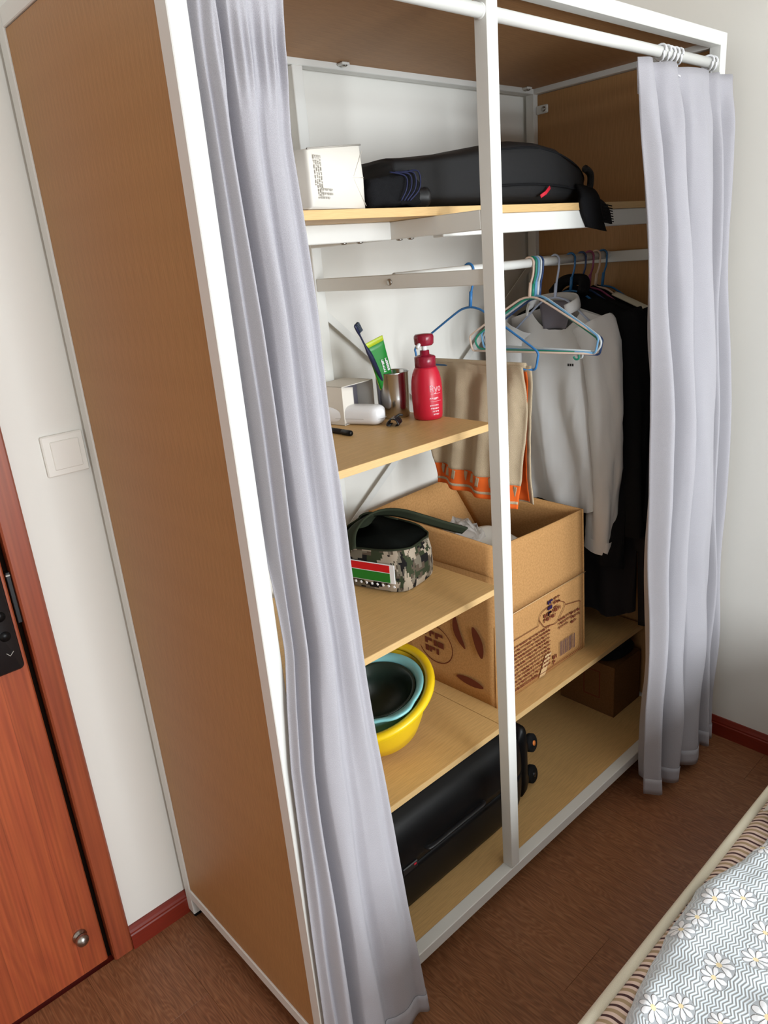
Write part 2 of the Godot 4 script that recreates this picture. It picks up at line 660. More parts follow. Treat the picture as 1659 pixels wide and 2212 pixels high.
	bar("door_stop_strip", Vector3(-0.218, 0.0, zf - 0.1), Vector3(-0.206, 2.07, zf - 0.018), M.black_gap, door, 0.001)
	var slab := bar("door_leaf", Vector3(-0.986, 0.008, zf - 0.045), Vector3(-0.2175, 2.068, zf - 0.003), M.door_wood, door, 0.003)
	# strike plate in the gap and the edge of the black lock panel
	bar("strike_plate", Vector3(-0.2155, 0.955, zf - 0.012), Vector3(-0.2065, 1.07, zf - 0.001), M.black_plastic, door, 0.001)
	bar("latch", Vector3(-0.2165, 1.062, zf - 0.006), Vector3(-0.2075, 1.066, zf + 0.002), M.nickel, door, 0.0005)
	var lock := thing("door_lock", "black electronic lock panel on the red brown door", "door lock", Vector3(-0.27, 0.99, zf - 0.003))
	var lr := []
	for z in [[0.0, 0.0], [0.016, 0.0], [0.02, 0.004]]:
		var r := []
		for c in [[1, -1], [1, 1], [-1, 1], [-1, -1]]:
			for k in 6:
				var a: float = [-PI / 2, 0.0, PI / 2, PI][[[1, -1], [1, 1], [-1, 1], [-1, -1]].find(c)] + k * PI / 10
				r.append(Vector3(c[0] * (0.042 - 0.01) + cos(a) * (0.01 - z[1]), c[1] * (0.128 - 0.01) + sin(a) * (0.01 - z[1]), z[0]))
		r.reverse()
		lr.append(r)
	part("lock_plate", loft(lr), M.black_plastic, lock)
	for y in [0.0, -0.045]: part("lock_button", lathe([[0.0, 0.0], [0.011, 0.0], [0.011, 0.002], [0.0, 0.003]], 20), M.case_black, lock, Vector3(0.02, y, 0.02), Vector3(PI / 2, 0, 0))
	part("chevron_mark", tube([Vector3(0.014, -0.082, 0.0205), Vector3(0.02, -0.09, 0.0205), Vector3(0.028, -0.082, 0.0205)], 0.0009, 5), M.print_grey, lock)
	var ds := thing("door_bumper", "round nickel door bumper low on the red brown door", "door bumper", Vector3(-0.266, 0.127, zf - 0.003))
	part("base_disc", lathe([[0.0, 0.0], [0.017, 0.0], [0.017, 0.004], [0.012, 0.007], [0.012, 0.012], [0.0, 0.012]], 28), M.nickel, ds, V, Vector3(PI / 2, 0, 0))
	part("dome", lathe([[0.0, 0.012], [0.0145, 0.012], [0.0155, 0.02], [0.013, 0.026], [0.007, 0.03], [0.0, 0.031]], 28), M.nickel, ds, V, Vector3(PI / 2, 0, 0))
	# light switch, half behind the wardrobe's rear post
	var sw := thing("light_switch", "square off-white light switch on the white wall beside the wardrobe", "light switch", Vector3(-0.0475, 1.2845, -ZW))
	part("plate", bx(Vector3(0.086, 0.086, 0.009), 0.0025), M.switch_plastic, sw, Vector3(0, 0, 0.0045))
	part("rocker", bx(Vector3(0.058, 0.06, 0.006), 0.0015), M.switch_plastic, sw, Vector3(0.002, 0, 0.0095), Vector3(0.035, 0, 0))


# ---------------------------------------------------------------- the wardrobe
func wardrobe() -> void:
	var w := thing("wardrobe", "open wardrobe with white metal frame and light oak boards between grey curtains", "wardrobe")
	var f: Material = M.white_metal
	for x in [0.0, XC, W - T]:
		var foot := 0.012 if x != XC else FT
		for z in [0.0, -D + T]:
			var y0: float = foot if not (x == XC and z == 0.0) else FT + T
			bar("post", Vector3(x, y0, z), Vector3(x + T, H - (T if x == XC else 0.0), z - T), f, w)
			if x != XC: part("foot", bx(Vector3(0.026, 0.012, 0.026), 0.002), M.black_rubber, w, Vector3(x + T / 2, 0.006, z - T / 2))
	for y in [FT, H - T]:
		for z in [0.0, -D + T]: bar("rail", Vector3(T, y, z), Vector3(W - T, y + T, z - T), f, w)
		for x in [0.0, W - T]: bar("rail", Vector3(x, y, -T), Vector3(x + T, y + T, -D + T), f, w)
	# boards
	bar("side_panel", Vector3(0.0035, FT + T, -T), Vector3(0.0135, H - T - 0.001, -D + T), M.side_board, w, 0.0008)
	bar("side_panel", Vector3(W - 0.012, FT + T, -T), Vector3(W - 0.002, H - T - 0.001, -D + T), M.side_board, w, 0.0008)
	bar("top_panel", Vector3(T, YP, -T), Vector3(W - T, YP + 0.014, -D + T), M.roof_board, w, 0.0008)
	bar("bottom_panel", Vector3(T, BP - 0.018, -T), Vector3(W - T, BP - 0.002, -D + T), M.board, w, 0.0008)
	var seam := 0.784
	for s in [[T, seam - 0.001, S1], [seam + 0.001, W - T, S1], [T, seam - 0.001, S2], [T, seam + 0.003, S3], [T, seam - 0.001, S4], [seam + 0.001, W - T, S4]]:
		var b := bar("shelf", Vector3(s[0], s[2] - 0.0168, -ZS - 0.0012), Vector3(s[1], s[2], -D + T), M.board, w, 0.0006)
		bar("edge_band", Vector3(s[0], s[2] - 0.0166, -ZS - 0.0012) - b.position, Vector3(s[1], s[2] - 0.0002, -ZS) - b.position, M.board_edge, b, 0.0003)
	# rails under the shelves
	bar("support_rail", Vector3(XC, 1.652, -T), Vector3(XC + 0.022, 1.6885, -D + T), f, w)
	bar("support_rail", Vector3(T, 1.652, -0.283), Vector3(XC, 1.6885, -0.313), f, w)
	bar("support_rail", Vector3(XC + 0.022, 1.6475, -0.15), Vector3(W - T, 1.6885, -0.18), f, w)
	bar("support_rail", Vector3(XC + 0.004, 1.549, -T), Vector3(XC + 0.026, 1.5795, -D + T), f, w)
	bar("support_rail", Vector3(W - T, 1.549, -T), Vector3(W - 0.014, 1.58, -D + T), f, w)
	bar("support_rail", Vector3(seam - 0.012, S4 - 0.047, -0.152), Vector3(seam + 0.018, S4 - 0.0168, -D + T), f, w)
	for y in [S2, S3]: bar("support_rail", Vector3(XC + 0.004, y - 0.047, -0.36), Vector3(XC + 0.026, y - 0.0168, -D + T), f, w)
	# flat diagonal braces at the back
	var braces := [[Vector3(0.655, 1.495, -0.588), Vector3(1.54, 0.735, -0.588)], [Vector3(0.655, 0.886, -0.593), Vector3(1.54, 1.555, -0.593)]]
	for q in braces:
		var d: Vector3 = q[1] - q[0]
		part("brace", bx(Vector3(d.length(), 0.02, 0.003), 0.0005), f, w, (q[0] + q[1]) / 2, Vector3(0, 0, atan2(d.y, d.x)))
	# screws and panel clips
	var head := lathe([[0.0, 0.0], [0.0075, 0.0], [0.0072, 0.002], [0.005, 0.0034], [0.0, 0.0038]], 18)
	part("screw", head, M.nickel, w, Vector3(XC + 0.004, 1.564, -0.304), Vector3(0, 0, PI / 2))
	for sx in [0.5, 0.545]: part("screw", head, M.nickel, w, Vector3(sx, 1.652, -0.298), Vector3(PI, 0, 0))
	for sz in [-0.27, -0.235]: part("screw", head, M.nickel, w, Vector3(XC + 0.011, 1.652, sz), Vector3(PI, 0, 0))
	for cx in [0.771, 1.49]:
		var cl := bar("panel_clip", Vector3(cx - 0.012, YP - 0.007, -0.55), Vector3(cx + 0.012, YP - 0.0005, -0.572), M.white_metal, w, 0.002)
		part("screw", head, M.nickel, cl, Vector3(0, -0.003, 0.003), Vector3(PI, 0, 0))
	var tab := bar("panel_clip", Vector3(W - 0.02, 1.994, -0.53), Vector3(W - 0.0125, 2.018, -0.573), f, w, 0.003)
	part("screw", head, M.nickel, tab, Vector3(-0.0038, 0, 0.008), Vector3(0, 0, PI / 2))
	# tubes
	rod(w, "curtain_rod", T, XC - 0.001, 2.0125, -0.0153, 0.0118)
	rod(w, "curtain_rod", XC + T + 0.001, W - T, 2.0115, -0.0153, 0.0118)
	for rx in [XC - 0.004, XC + T]: rod(w, "rod_cap", rx, rx + 0.004, 2.012, -0.0153, 0.0135)
	rod(w, "hanging_rod", XC + 0.026, W - T, 1.5715, -0.31, 0.0115)


func rod(w: Node3D, n: String, x0: float, x1: float, y: float, z: float, r: float) -> void:
	part(n, lathe([[0.0, 0.0], [r, 0.0], [r, x1 - x0], [0.0, x1 - x0]], 24), M.white_metal, w, Vector3(x0, y, z), Vector3(0, 0, -PI / 2))


# ---------------------------------------------------------------- curtains
func lookup(rows: Array, y: float) -> Array:
	for i in rows.size() - 1:
		if y >= rows[i + 1][0] or i == rows.size() - 2:
			var t := clampf((rows[i][0] - y) / (rows[i][0] - rows[i + 1][0]), 0, 1)
			var o := []
			for k in rows[i].size(): o.append(lerpf(rows[i][k], rows[i + 1][k], t))
			return o
	return rows[-1]


func curtain(n: String, label: String, rows: Array, folds: Array, ring_x: Array, sd: float) -> void:
	var t := thing(n, label, "curtain", V, V, "curtains of the wardrobe")
	var top: float = rows[0][0]
	var soft := FastNoiseLite.new()
	soft.seed = 17
	soft.frequency = 1.0
	soft.fractal_type = FastNoiseLite.FRACTAL_NONE
	var bot: float = rows[-1][0]
	var f := func(u: float, v: float) -> Vector3:
		var y := lerpf(top, bot, v)
		var r := lookup(rows, y)           # y, x0, x1, z, depth of folds, drift of folds
		var w := clampf(u + 0.03 * (nz.get_noise_2d(u * 2.0 + sd, y * 1.3) + 0.5 * sin(r[5] + y * 2.0)) * sin(PI * u), 0.0, 1.0)
		var s := 0.0
		for k in folds.size() - 1:         # the fold's outline as points [share of the width, height]
			if w >= folds[k][0] and w <= folds[k + 1][0]:
				var q: float = (w - folds[k][0]) / (folds[k + 1][0] - folds[k][0])
				s = cubic_interpolate(folds[k][1], folds[k + 1][1], folds[maxi(k - 1, 0)][1], folds[mini(k + 2, folds.size() - 1)][1], q)
				break
		var pinch := 1.0 if y < top - 0.12 else lerpf(0.6, 1.0, (top - y) / 0.12)
		var x := lerpf(r[1], r[2], u)
		var z: float = r[3] + r[4] * s * pinch + r[4] * 0.2 * soft.get_noise_2d(u * 4.0 + y * 0.7, y * 1.8 + sd)
		if y > top - 0.16 and y < top - 0.03: z += 0.004 * sin(u * 70.0) * sin(PI * (top - 0.03 - y) / 0.13)
		var e := smoothstep(0.0, 0.1, u) if sd < 3.0 else 1.0
		z = lerpf(lerpf(0.012, -0.013, smoothstep(1.0, 1.25, y)), z, e)
		if (x < T + 0.001 or x > W - T - 0.006 or y < FT + T + 0.02) and z < 0.006: z = 0.006 + (0.006 - z) * 0.15
		return Vector3(x, y + 0.006 * sin(TAU * 3 * u) * v, z)
	part("fabric", grid(150, 90, f, 0.0016), M.curtain, t)
	part("heading_tape", grid(60, 3, func(u, v):
		var p: Vector3 = f.call(u, lerpf(0.004, 0.036, v))
		return p + Vector3(0, 0, -0.0025), 0.0008), M.curtain, t)
	part("hem", grid(150, 3, func(u, v):
		var p: Vector3 = f.call(u, lerpf(0.972, 0.999, v))
		return p + Vector3(0, 0, 0.0022), 0.0008), M.curtain, t)
	for x in ring_x:
		var pts := []
		for k in 17: pts.append(Vector3(0.004 * sin(k * 0.7), 0.016 * sin(TAU * k / 16), 0.016 * cos(TAU * k / 16)))
		part("ring", tube(pts, 0.0028, 6), M.white_plastic, t, Vector3(x, 2.0105, -0.0153), Vector3(0, rng.randf_range(-0.3, 0.3), 0))
		part("hook", tube([Vector3(x, 1.993, -0.0153), Vector3(x, 1.985, -0.014), Vector3(x + 0.002, top - 0.02, rows[0][3] - 0.006)], 0.0016, 6), M.white_plastic, t)


func curtains() -> void:
	# y, x at the left and right edge, z, depth of the folds, drift of the folds down the cloth
	curtain("curtain", "grey curtain gathered at the near left end of the wardrobe",
		[[1.985, 0.033, 0.178, 0.012, 0.02, 0.0], [1.9, 0.033, 0.164, 0.014, 0.022, 0.1], [1.78, 0.033, 0.155, 0.016, 0.022, 0.4], [1.54, 0.033, 0.165, 0.022, 0.026, 0.8], [1.38, 0.033, 0.162, 0.025, 0.028, 1.0], [1.13, 0.033, 0.168, 0.028, 0.03, 1.2], [1.0, 0.0312, 0.178, 0.029, 0.03, 1.3], [0.9, 0.02, 0.182, 0.03, 0.03, 1.4], [0.78, 0.01, 0.189, 0.03, 0.03, 1.55], [0.6, 0.007, 0.203, 0.032, 0.031, 1.7], [0.4, 0.003, 0.225, 0.034, 0.032, 1.8], [0.035, 0.0, 0.255, 0.04, 0.033, 2.0]],
		[[0.0, -0.3], [0.05, 0.35], [0.09, -0.35], [0.14, 0.55], [0.2, 0.1], [0.245, -1.0], [0.3, 0.5], [0.42, 0.95], [0.53, 0.25], [0.6, 0.5], [0.74, 1.0], [0.85, 0.6], [0.93, 0.75], [1.0, -0.2]], [0.05, 0.075, 0.1, 0.125, 0.15, 0.172], 1.0)
	curtain("curtain", "grey curtain gathered at the far right end beside the wall",
		[[1.975, 1.085, 1.545, 0.03, 0.026, 0.0], [1.8, 1.096, 1.52, 0.04, 0.044, 0.2], [1.62, 1.112, 1.51, 0.046, 0.052, 0.6], [1.17, 1.16, 1.556, 0.052, 0.058, 1.0], [0.63, 1.178, 1.59, 0.056, 0.06, 1.3], [0.33, 1.16, 1.595, 0.062, 0.06, 1.5], [0.035, 1.162, 1.585, 0.072, 0.06, 1.6]],
		[[0.0, 0.0], [0.06, 0.7], [0.12, 0.3], [0.185, -0.75], [0.24, 0.5], [0.31, 0.9], [0.36, 0.2], [0.395, -0.8], [0.46, 0.3], [0.57, 0.85], [0.68, 0.6], [0.735, -0.6], [0.79, 0.6], [0.85, -0.2], [0.92, 0.6], [1.0, 0.0]], [1.262, 1.283, 1.3, 1.322, 1.345, 1.5, 1.52], 6.0)


# ---------------------------------------------------------------- the bed
func bed() -> void:
	var b := thing("bed", "bed with cream piped and brown striped mat edge in the front right corner", "bed")
	var x0 := 0.08
	var x1 := 1.6
	bar("bed_base", Vector3(x0, 0.0, 0.55), Vector3(x1, 0.3, 2.0), M.card_dark, b, 0.01)
	bar("mattress", Vector3(x0, 0.3, 0.52), Vector3(x1, 0.455, 2.02), M.bed_sheet, b, 0.03)
	# mat: cream piping, then a padded striped border that rolls over the edge
	part("mat_piping", tube([Vector3(x0, 0.466, 0.506), Vector3(x1, 0.466, 0.506)], 0.0095, 14), M.bed_cream, b)
	var len := x1 - x0
	var st := grid(2, 14, func(u, v):
		var a := lerpf(-0.5, PI / 2, v)
		if v < 0.6:
			var q = v / 0.6
			return Vector3(lerpf(x0, x1, u), 0.462 + 0.02 * sin(q * PI / 2), 0.509 + 0.03 * q)
		return Vector3(lerpf(x0, x1, u), 0.482, lerpf(0.539, 0.62, (v - 0.6) / 0.4)))
	M.bed_stripe.uv1_scale = Vector3(len / 0.0235, 1, 1)
	part("striped_border", st, M.bed_stripe, b)
	bar("mat_top", Vector3(x0, 0.455, 0.6), Vector3(x1, 0.481, 2.0), M.bed_sheet, b, 0.006)
	# the blanket lies on the mat in soft waves
	var bl := thing("blanket", "pale blue grey plush blanket with zigzag relief and white daisies on the bed", "blanket")
	var f := func(u: float, v: float) -> Vector3:
		var x := lerpf(0.1, 1.585, u)
		var z := lerpf(0.548, 1.95, v)
		var edge := 0.016 * sin(x * 9.0 + 0.6) + 0.012 * nz.get_noise_2d(x * 5.0, 3.0)
		if v < 0.3: z += (edge + 0.012 * exp(-pow((x - 0.4) / 0.2, 2)) * -1.0) * (1.0 - v / 0.3)
		var y := 0.512 + 0.018 * nz.get_noise_2d(x * 2.6, z * 2.6) + 0.012 * nz.get_noise_2d(x * 7.0 + 5, z * 7.0)
		var roll := minf(v * 1.4 / 0.03, 1.0)
		y = lerpf(0.484, y, sqrt(1.0 - pow(1.0 - roll, 2)))
		return Vector3(x, y, z)
	var m := grid(120, 110, f, -0.0)
	M.blanket.uv1_scale = Vector3(1.485 / 0.26, 1.4 / 0.26, 1)
	part("cover", m, M.blanket, bl)
	# pale cloth that shows beyond the blanket
	var sh := thing("folded_sheet", "pale beige cloth lying beyond the blanket on the bed", "sheet")
	part("sheet_fold", grid(24, 16, func(u, v):
		var x := lerpf(0.76, 1.56, u)
		var z := lerpf(0.542, 0.66, v) + 0.008 * sin(x * 14)
		return Vector3(x, 0.5 + 0.03 * sqrt(maxf(sin(PI * clampf(v * 0.8 + 0.02, 0, 1)), 0)) + 0.004 * nz.get_noise_2d(x * 9, z * 9), z)), M.bed_sheet, sh)


# ---------------------------------------------------------------- shared shapes of things
func ring_se(c: Vector3, a: Vector3, b: Vector3, n: float, seg: int) -> Array:   # superellipse with half axes a and b
	var r := []
	for i in seg:
		var t := -TAU * i / seg
		var ct := cos(t)
		var s_ := sin(t)
		r.append(c + a * signf(ct) * pow(absf(ct), 2.0 / n) + b * signf(s_) * pow(absf(s_), 2.0 / n))
	return r


func marks(rows: int, w: float, h: float, fill: float, sd: int, run := 0.35) -> ArrayMesh:   # rows of small printed signs on the xy plane
	var r := RandomNumberGenerator.new()
	r.seed = sd
	var st := SurfaceTool.new()
	st.begin(Mesh.PRIMITIVE_TRIANGLES)
	st.set_smooth_group(-1)
	var rh := h / rows
	for j in rows:
		var x := 0.0
		var stop := w * (1.0 if j < rows - 1 else 0.7)
		while x < stop - rh * 0.2:
			var l := minf(rh * r.randf_range(0.3, 0.9) * (1.0 + run), stop - x)
			var y0 := h / 2 - rh * (j + 1) + rh * (1 - fill) / 2
			var y1 := y0 + rh * fill
			var q := x - w / 2
			if r.randf() < 0.5:
				poly(st, [Vector3(q, y0, 0), Vector3(q + l * 0.8, y0, 0), Vector3(q + l * 0.8, y1, 0), Vector3(q, y1, 0)], Vector3.BACK)
			else:
				var m := (y0 + y1) / 2
				poly(st, [Vector3(q, m, 0), Vector3(q + l * 0.8, m, 0), Vector3(q + l * 0.8, y1, 0), Vector3(q, y1, 0)], Vector3.BACK)
				poly(st, [Vector3(q, y0, 0), Vector3(q + l * 0.3, y0, 0), Vector3(q + l * 0.3, m, 0), Vector3(q, m, 0)], Vector3.BACK)
			x += l
	st.generate_normals()
	return st.commit()


func stroke(pts: Array, w: float) -> ArrayMesh:   # a printed line on the xy plane
	var st := SurfaceTool.new()
	st.begin(Mesh.PRIMITIVE_TRIANGLES)
	st.set_smooth_group(-1)
	for i in pts.size() - 1:
		var d: Vector3 = pts[i + 1] - pts[i]
		var n := Vector3(-d.y, d.x, 0).normalized() * w / 2
		poly(st, [pts[i] - n, pts[i + 1] - n, pts[i + 1] + n, pts[i] + n], Vector3.BACK)
	st.generate_normals()
	return st.commit()


func panel(a: Vector3, b: Vector3, c: Vector3, d: Vector3, th: float, bow := 0.0) -> ArrayMesh:   # a sheet between four corners: bottom a b, top d c
	var n := (b - a).cross(d - a).normalized()
	return grid(12, 8, func(u, v):
		var p: Vector3 = d.lerp(c, u).lerp(a.lerp(b, u), v)
		return p - n * th / 2 + n * bow * sin(PI * u) * (1.0 - v), th)


# ---------------------------------------------------------------- top shelf
func top_shelf() -> void:
	var b := thing("white_carton", "white paper carton with grey print on the top shelf beside the left curtain", "carton", Vector3(0.4585, S1 + 0.0003, -0.17), Vector3(0, deg_to_rad(22), 0))
	var fw := 0.2
	part("body", loft([ring_se(Vector3(-fw / 2, 0.001, -0.075), Vector3(fw / 2, 0, 0), Vector3(0, 0, 0.075), 26, 40), ring_se(Vector3(-fw / 2, 0.052, -0.075), Vector3(fw / 2, 0, 0), Vector3(0, 0, 0.0762), 26, 40), ring_se(Vector3(-fw / 2 - 0.002, 0.1, -0.074), Vector3(fw / 2 - 0.002, 0.011, 0), Vector3(0, 0, 0.073), 26, 40)]), M.white_card, b)
	part("top_fold", tube([Vector3(-fw, 0.089, -0.001), Vector3(-0.004, 0.111, -0.001)], 0.0016, 6), M.print_grey, b)
	for q in [[Vector3(-0.003, 0.1, 0.0008), Vector3(-0.045, 0.055, 0.0014)], [Vector3(-0.003, 0.006, 0.001), Vector3(-0.045, 0.05, 0.0014)], [Vector3(-0.006, 0.055, 0.0014), Vector3(-0.05, 0.052, 0.0014)]]:
		part("crease", tube(q, 0.0007, 5), M.white_card, b)
	var mk := marks(4, 0.068, 0.028, 0.5, 5)
	part("print", mk, M.print_grey, b, Vector3(-0.176, 0.047, 0.0022), Vector3(0, 0, -PI / 2))
	part("print", marks(3, 0.04, 0.02, 0.55, 6), M.print_grey, b, Vector3(-0.15, 0.022, 0.0022))
	# the dark shoulder bag that fills the shelf
	var g := thing("backpack", "large black nylon backpack lying flat along the top shelf", "backpack")
	var rows := [[0.55, 1.795, -0.192], [0.556, 1.802, -0.184], [0.63, 1.808, -0.18], [0.75, 1.82, -0.178], [0.86, 1.838, -0.176], [0.95, 1.848, -0.175], [1.02, 1.848, -0.176], [1.1, 1.838, -0.18], [1.17, 1.82, -0.188], [1.22, 1.802, -0.198], [1.26, 1.782, -0.212], [1.285, 1.762, -0.232], [1.295, 1.74, -0.26]]
	var rings := []
	for r in rows:
		var y0 := S1 + 0.004
		var hz: float = (r[2] + 0.52) / 2
		var cy: float = (r[1] + y0) / 2
		var ring := ring_se(Vector3(r[0], cy, r[2] - hz), Vector3(0, 0, hz), Vector3(0, (r[1] - y0) / 2, 0), 6.5, 48)
		for i in ring.size():
			ring[i] += Vector3(0.004, 0.004, 0.006) * nz.get_noise_3d(ring[i].x * 12, ring[i].y * 14, ring[i].z * 9)
		rings.append(ring)
	part("body", loft(rings), M.nylon, g)
	var pipe := []
	for r in rows.slice(4, 12): pipe.append(Vector3(r[0], lerpf(S1, r[1], 0.31), r[2] + 0.004))
	part("piping", tube(smooth(pipe, 4), 0.003, 6), M.black_cloth, g)
	pipe = []
	for r in rows.slice(4, 12): pipe.append(Vector3(r[0], lerpf(S1, r[1], 0.86), r[2] - 0.003))
	part("zip", tube(smooth(pipe, 4), 0.0022, 6), M.black_cloth, g)
	part("red_tab", ribbon([Vector3(1.008, 1.723, -0.167), Vector3(1.028, 1.731, -0.166), Vector3(1.046, 1.743, -0.167)], [Vector3(-0.002, 0.0035, 0)], 0.0015), M.red_tag, g)
	part("side_loop", tube(smooth([Vector3(1.235, 1.79, -0.195), Vector3(1.262, 1.777, -0.196), Vector3(1.268, 1.75, -0.2), Vector3(1.245, 1.738, -0.192)], 5), 0.009, 8), M.nylon, g)
	var sp := smooth([Vector3(1.235, 1.752, -0.2), Vector3(1.2, 1.738, -0.163), Vector3(1.178, 1.718, -0.139), Vector3(1.17, 1.7, -0.133), Vector3(1.18, 1.668, -0.13), Vector3(1.2, 1.64, -0.132)], 5)
	part("strap", ribbon(sp, [Vector3(0.034, -0.006, 0.004)], 0.014), M.black_cloth, g)
	var wp := smooth([Vector3(1.225, 1.716, -0.155), Vector3(1.216, 1.706, -0.138), Vector3(1.218, 1.69, -0.127), Vector3(1.228, 1.655, -0.124)], 8)
	var wst := part("strap_webbing", ribbon(wp, [Vector3(0.02, -0.004, 0.003)], 0.006), M.charcoal_cloth, g)
	for k in 7:
		var p := Vector3(1.2175 + k * 0.0016, 1.696 - k * 0.0062, -0.1185)
		part("rib", tube([p - Vector3(0.019, -0.003, 0.002), p + Vector3(0.019, -0.003, 0.002)], 0.0014, 5), M.black_cloth, wst)
	# folded umbrella in front of the bag's thin end
	var u := thing("umbrella", "folded black umbrella with navy cords in front of the backpack on the top shelf", "umbrella")
	var cr := []
	for k in 12:
		var t := k / 11.0
		var x := lerpf(0.462, 0.59, t)
		var hh: float = lerpf(0.0235, 0.0335, t) - 0.012 * smoothstep(0.86, 1.0, t)
		var ring := ring_se(Vector3(x, S1 + 0.004 + hh, -0.175), Vector3(0, 0, 0.022), Vector3(0, hh, 0), 3.6, 28)
		for i in ring.size():
			ring[i] += Vector3(0.006, 0.006, 0.008) * nz.get_noise_3d(ring[i].x * 30, ring[i].y * 40, ring[i].z * 40)
		cr.append(ring)
	part("canopy", loft(cr), M.black_cloth, u)
	part("handle", lathe([[0.0, 0.0], [0.016, 0.0], [0.019, 0.01], [0.019, 0.045], [0.0205, 0.047], [0.0205, 0.056], [0.018, 0.058], [0.0, 0.058]], 24), M.black_plastic, u, Vector3(0.578, S1 + 0.0215, -0.186), Vector3(0.5, 0, -PI / 2 + 0.0) )
	for k in 4:
		var c := Vector3(0.545 + 0.012 * k, S1 + 0.048, -0.15)
		part("cord", tube(smooth([c + Vector3(-0.02, 0.018, -0.02), c + Vector3(0, 0.008 + 0.003 * k, 0.002), c + Vector3(-0.004, -0.014, 0.008), c + Vector3(-0.016 - 0.004 * k, -0.036, 0.003)], 6), 0.0016, 5), M.navy_cord, u)


# ---------------------------------------------------------------- the wash things on the middle shelf
func wash_shelf() -> void:
	var y := S2
	var bt := thing("pump_bottle", "dark red pump bottle with white lettering standing on the middle shelf", "bottle", Vector3(0.752, y + 0.0003, -0.33))
	part("body", lathe([[0.0, 0.0], [0.032, 0.0], [0.0355, 0.003], [0.0365, 0.012], [0.0382, 0.05], [0.0385, 0.075], [0.037, 0.095], [0.0335, 0.112], [0.0285, 0.124], [0.0265, 0.128], [0.0, 0.128]], 56), M.red_plastic, bt)
	part("collar", lathe([[0.0, 0.128], [0.026, 0.128], [0.0262, 0.152], [0.0235, 0.1545], [0.019, 0.156], [0.012, 0.158], [0.0115, 0.168], [0.0, 0.168]], 48), M.wine_plastic, bt)
	part("pump_stem", lathe([[0.0, 0.168], [0.0065, 0.168], [0.0065, 0.181], [0.0, 0.181]], 24), M.white_plastic, bt)
	part("pump_head", lathe([[0.0, 0.18], [0.02, 0.18], [0.0235, 0.184], [0.0245, 0.199], [0.0235, 0.2035], [0.021, 0.2065], [0.0, 0.2085]], 48), M.wine_plastic, bt)
	part("nozzle", tube([Vector3(0, 0.186, 0), Vector3(-0.024, 0.184, 0.006), Vector3(-0.033, 0.178, 0.008)], 0.0042, 10), M.white_plastic, bt)
	var az := -0.2
	var ly := [0.1, 0.083, 0.066]
	part("lettering", text_mesh("Ryo", 0.021, 0.0005, 0.0385), M.print_pink, bt, Vector3(0, 0.078, 0), Vector3(0, az, 0))
	for q in [[0.0655, 0.03, 0.0009], [0.047, 0.034, 0.0007]]:
		part("printed_line", curved(q[1], q[2], 0.0389), M.print_pink, bt, Vector3(0, q[0], 0), Vector3(0, az, 0))
	part("lettering", bend(marks(1, 0.034, 0.006, 0.8, 81), 0.039), M.print_pink, bt, Vector3(0, 0.054, 0), Vector3(0, az, 0))
	for k in 4: part("lettering", bend(marks(1, [0.034, 0.033, 0.026, 0.024][k], 0.0045, 0.75, 82 + k), 0.0386 - 0.0003 * k), M.print_pink, bt, Vector3(0, 0.037 - k * 0.0075, 0), Vector3(0, az + 0.03 * k, 0))
	# steel cup with brush and tube
	var cp := thing("steel_cup", "polished steel cup holding a toothbrush and a toothpaste tube", "cup", Vector3(0.728, y + 0.0003, -0.428))
	part("body", lathe([[0.0, 0.002], [0.0, 0.0], [0.037, 0.0], [0.0395, 0.003], [0.041, 0.05], [0.0425, 0.112], [0.0435, 0.1145], [0.0425, 0.1155], [0.0412, 0.113], [0.0395, 0.05], [0.038, 0.006], [0.0, 0.005]], 56), M.steel, cp)
	var tb := thing("toothbrush", "dark navy toothbrush leaning out of the steel cup", "toothbrush")
	var p0 := Vector3(0.745, y + 0.012, -0.435)
	var p1 := Vector3(0.595, y + 0.247, -0.399)
	var ax := (p1 - p0).normalized()
	var bp := smooth([p0, p0.lerp(p1, 0.35), p0.lerp(p1, 0.62) + Vector3(0, 0.002, 0), p0.lerp(p1, 0.8), p1], 8)
	var rr := []
	for i in bp.size():
		var t := float(i) / (bp.size() - 1)
		var r: float = 0.0055 + 0.0025 * exp(-pow((t - 0.5) / 0.14, 2)) - 0.0028 * smoothstep(0.6, 0.75, t) + 0.0022 * smoothstep(0.84, 0.9, t) - 0.004 * smoothstep(0.985, 1.0, t)
		var sd := ax.cross(Vector3(0.6, 0, 0.8)).normalized()
		rr.append(ring_se(bp[i], sd * r, ax.cross(sd) * r * 0.72, 2.2, 14))
	part("handle", loft(rr), M.brush_navy, tb)
	var up := Vector3(0.83, 0.53, 0.0).normalized()
	var tuft := tube([V, up * 0.0105], 0.0017, 6, 0.002)
	for i in 6:
		for j in 2:
			part("bristle_tuft", tuft, M.bristle, tb, p1 - ax * (0.004 + 0.0042 * i) + ax.cross(up) * (j - 0.5) * 0.0044 + up * 0.002)
	var tp := thing("toothpaste", "green and lime toothpaste tube standing cap down in the steel cup", "toothpaste tube")
	var q0 := Vector3(0.728, y + 0.02, -0.43)
	var q1 := Vector3(0.668, y + 0.193, -0.415)
	var dx := (q1 - q0).normalized()
	var wv := Vector3(0.94, 0.26, 0.22)
	wv = (wv - dx * wv.dot(dx)).normalized()
	var dv := dx.cross(wv)
	var tr := []
	for k in 14:
		var t := k / 13.0
		tr.append(ring_se(q0.lerp(q1, t), wv * lerpf(0.0185, 0.0255, t), dv * lerpf(0.0175, 0.0012, pow(t, 1.1)), 2.2, 32))
	part("tube_body", loft(tr), M.tube_green, tp)
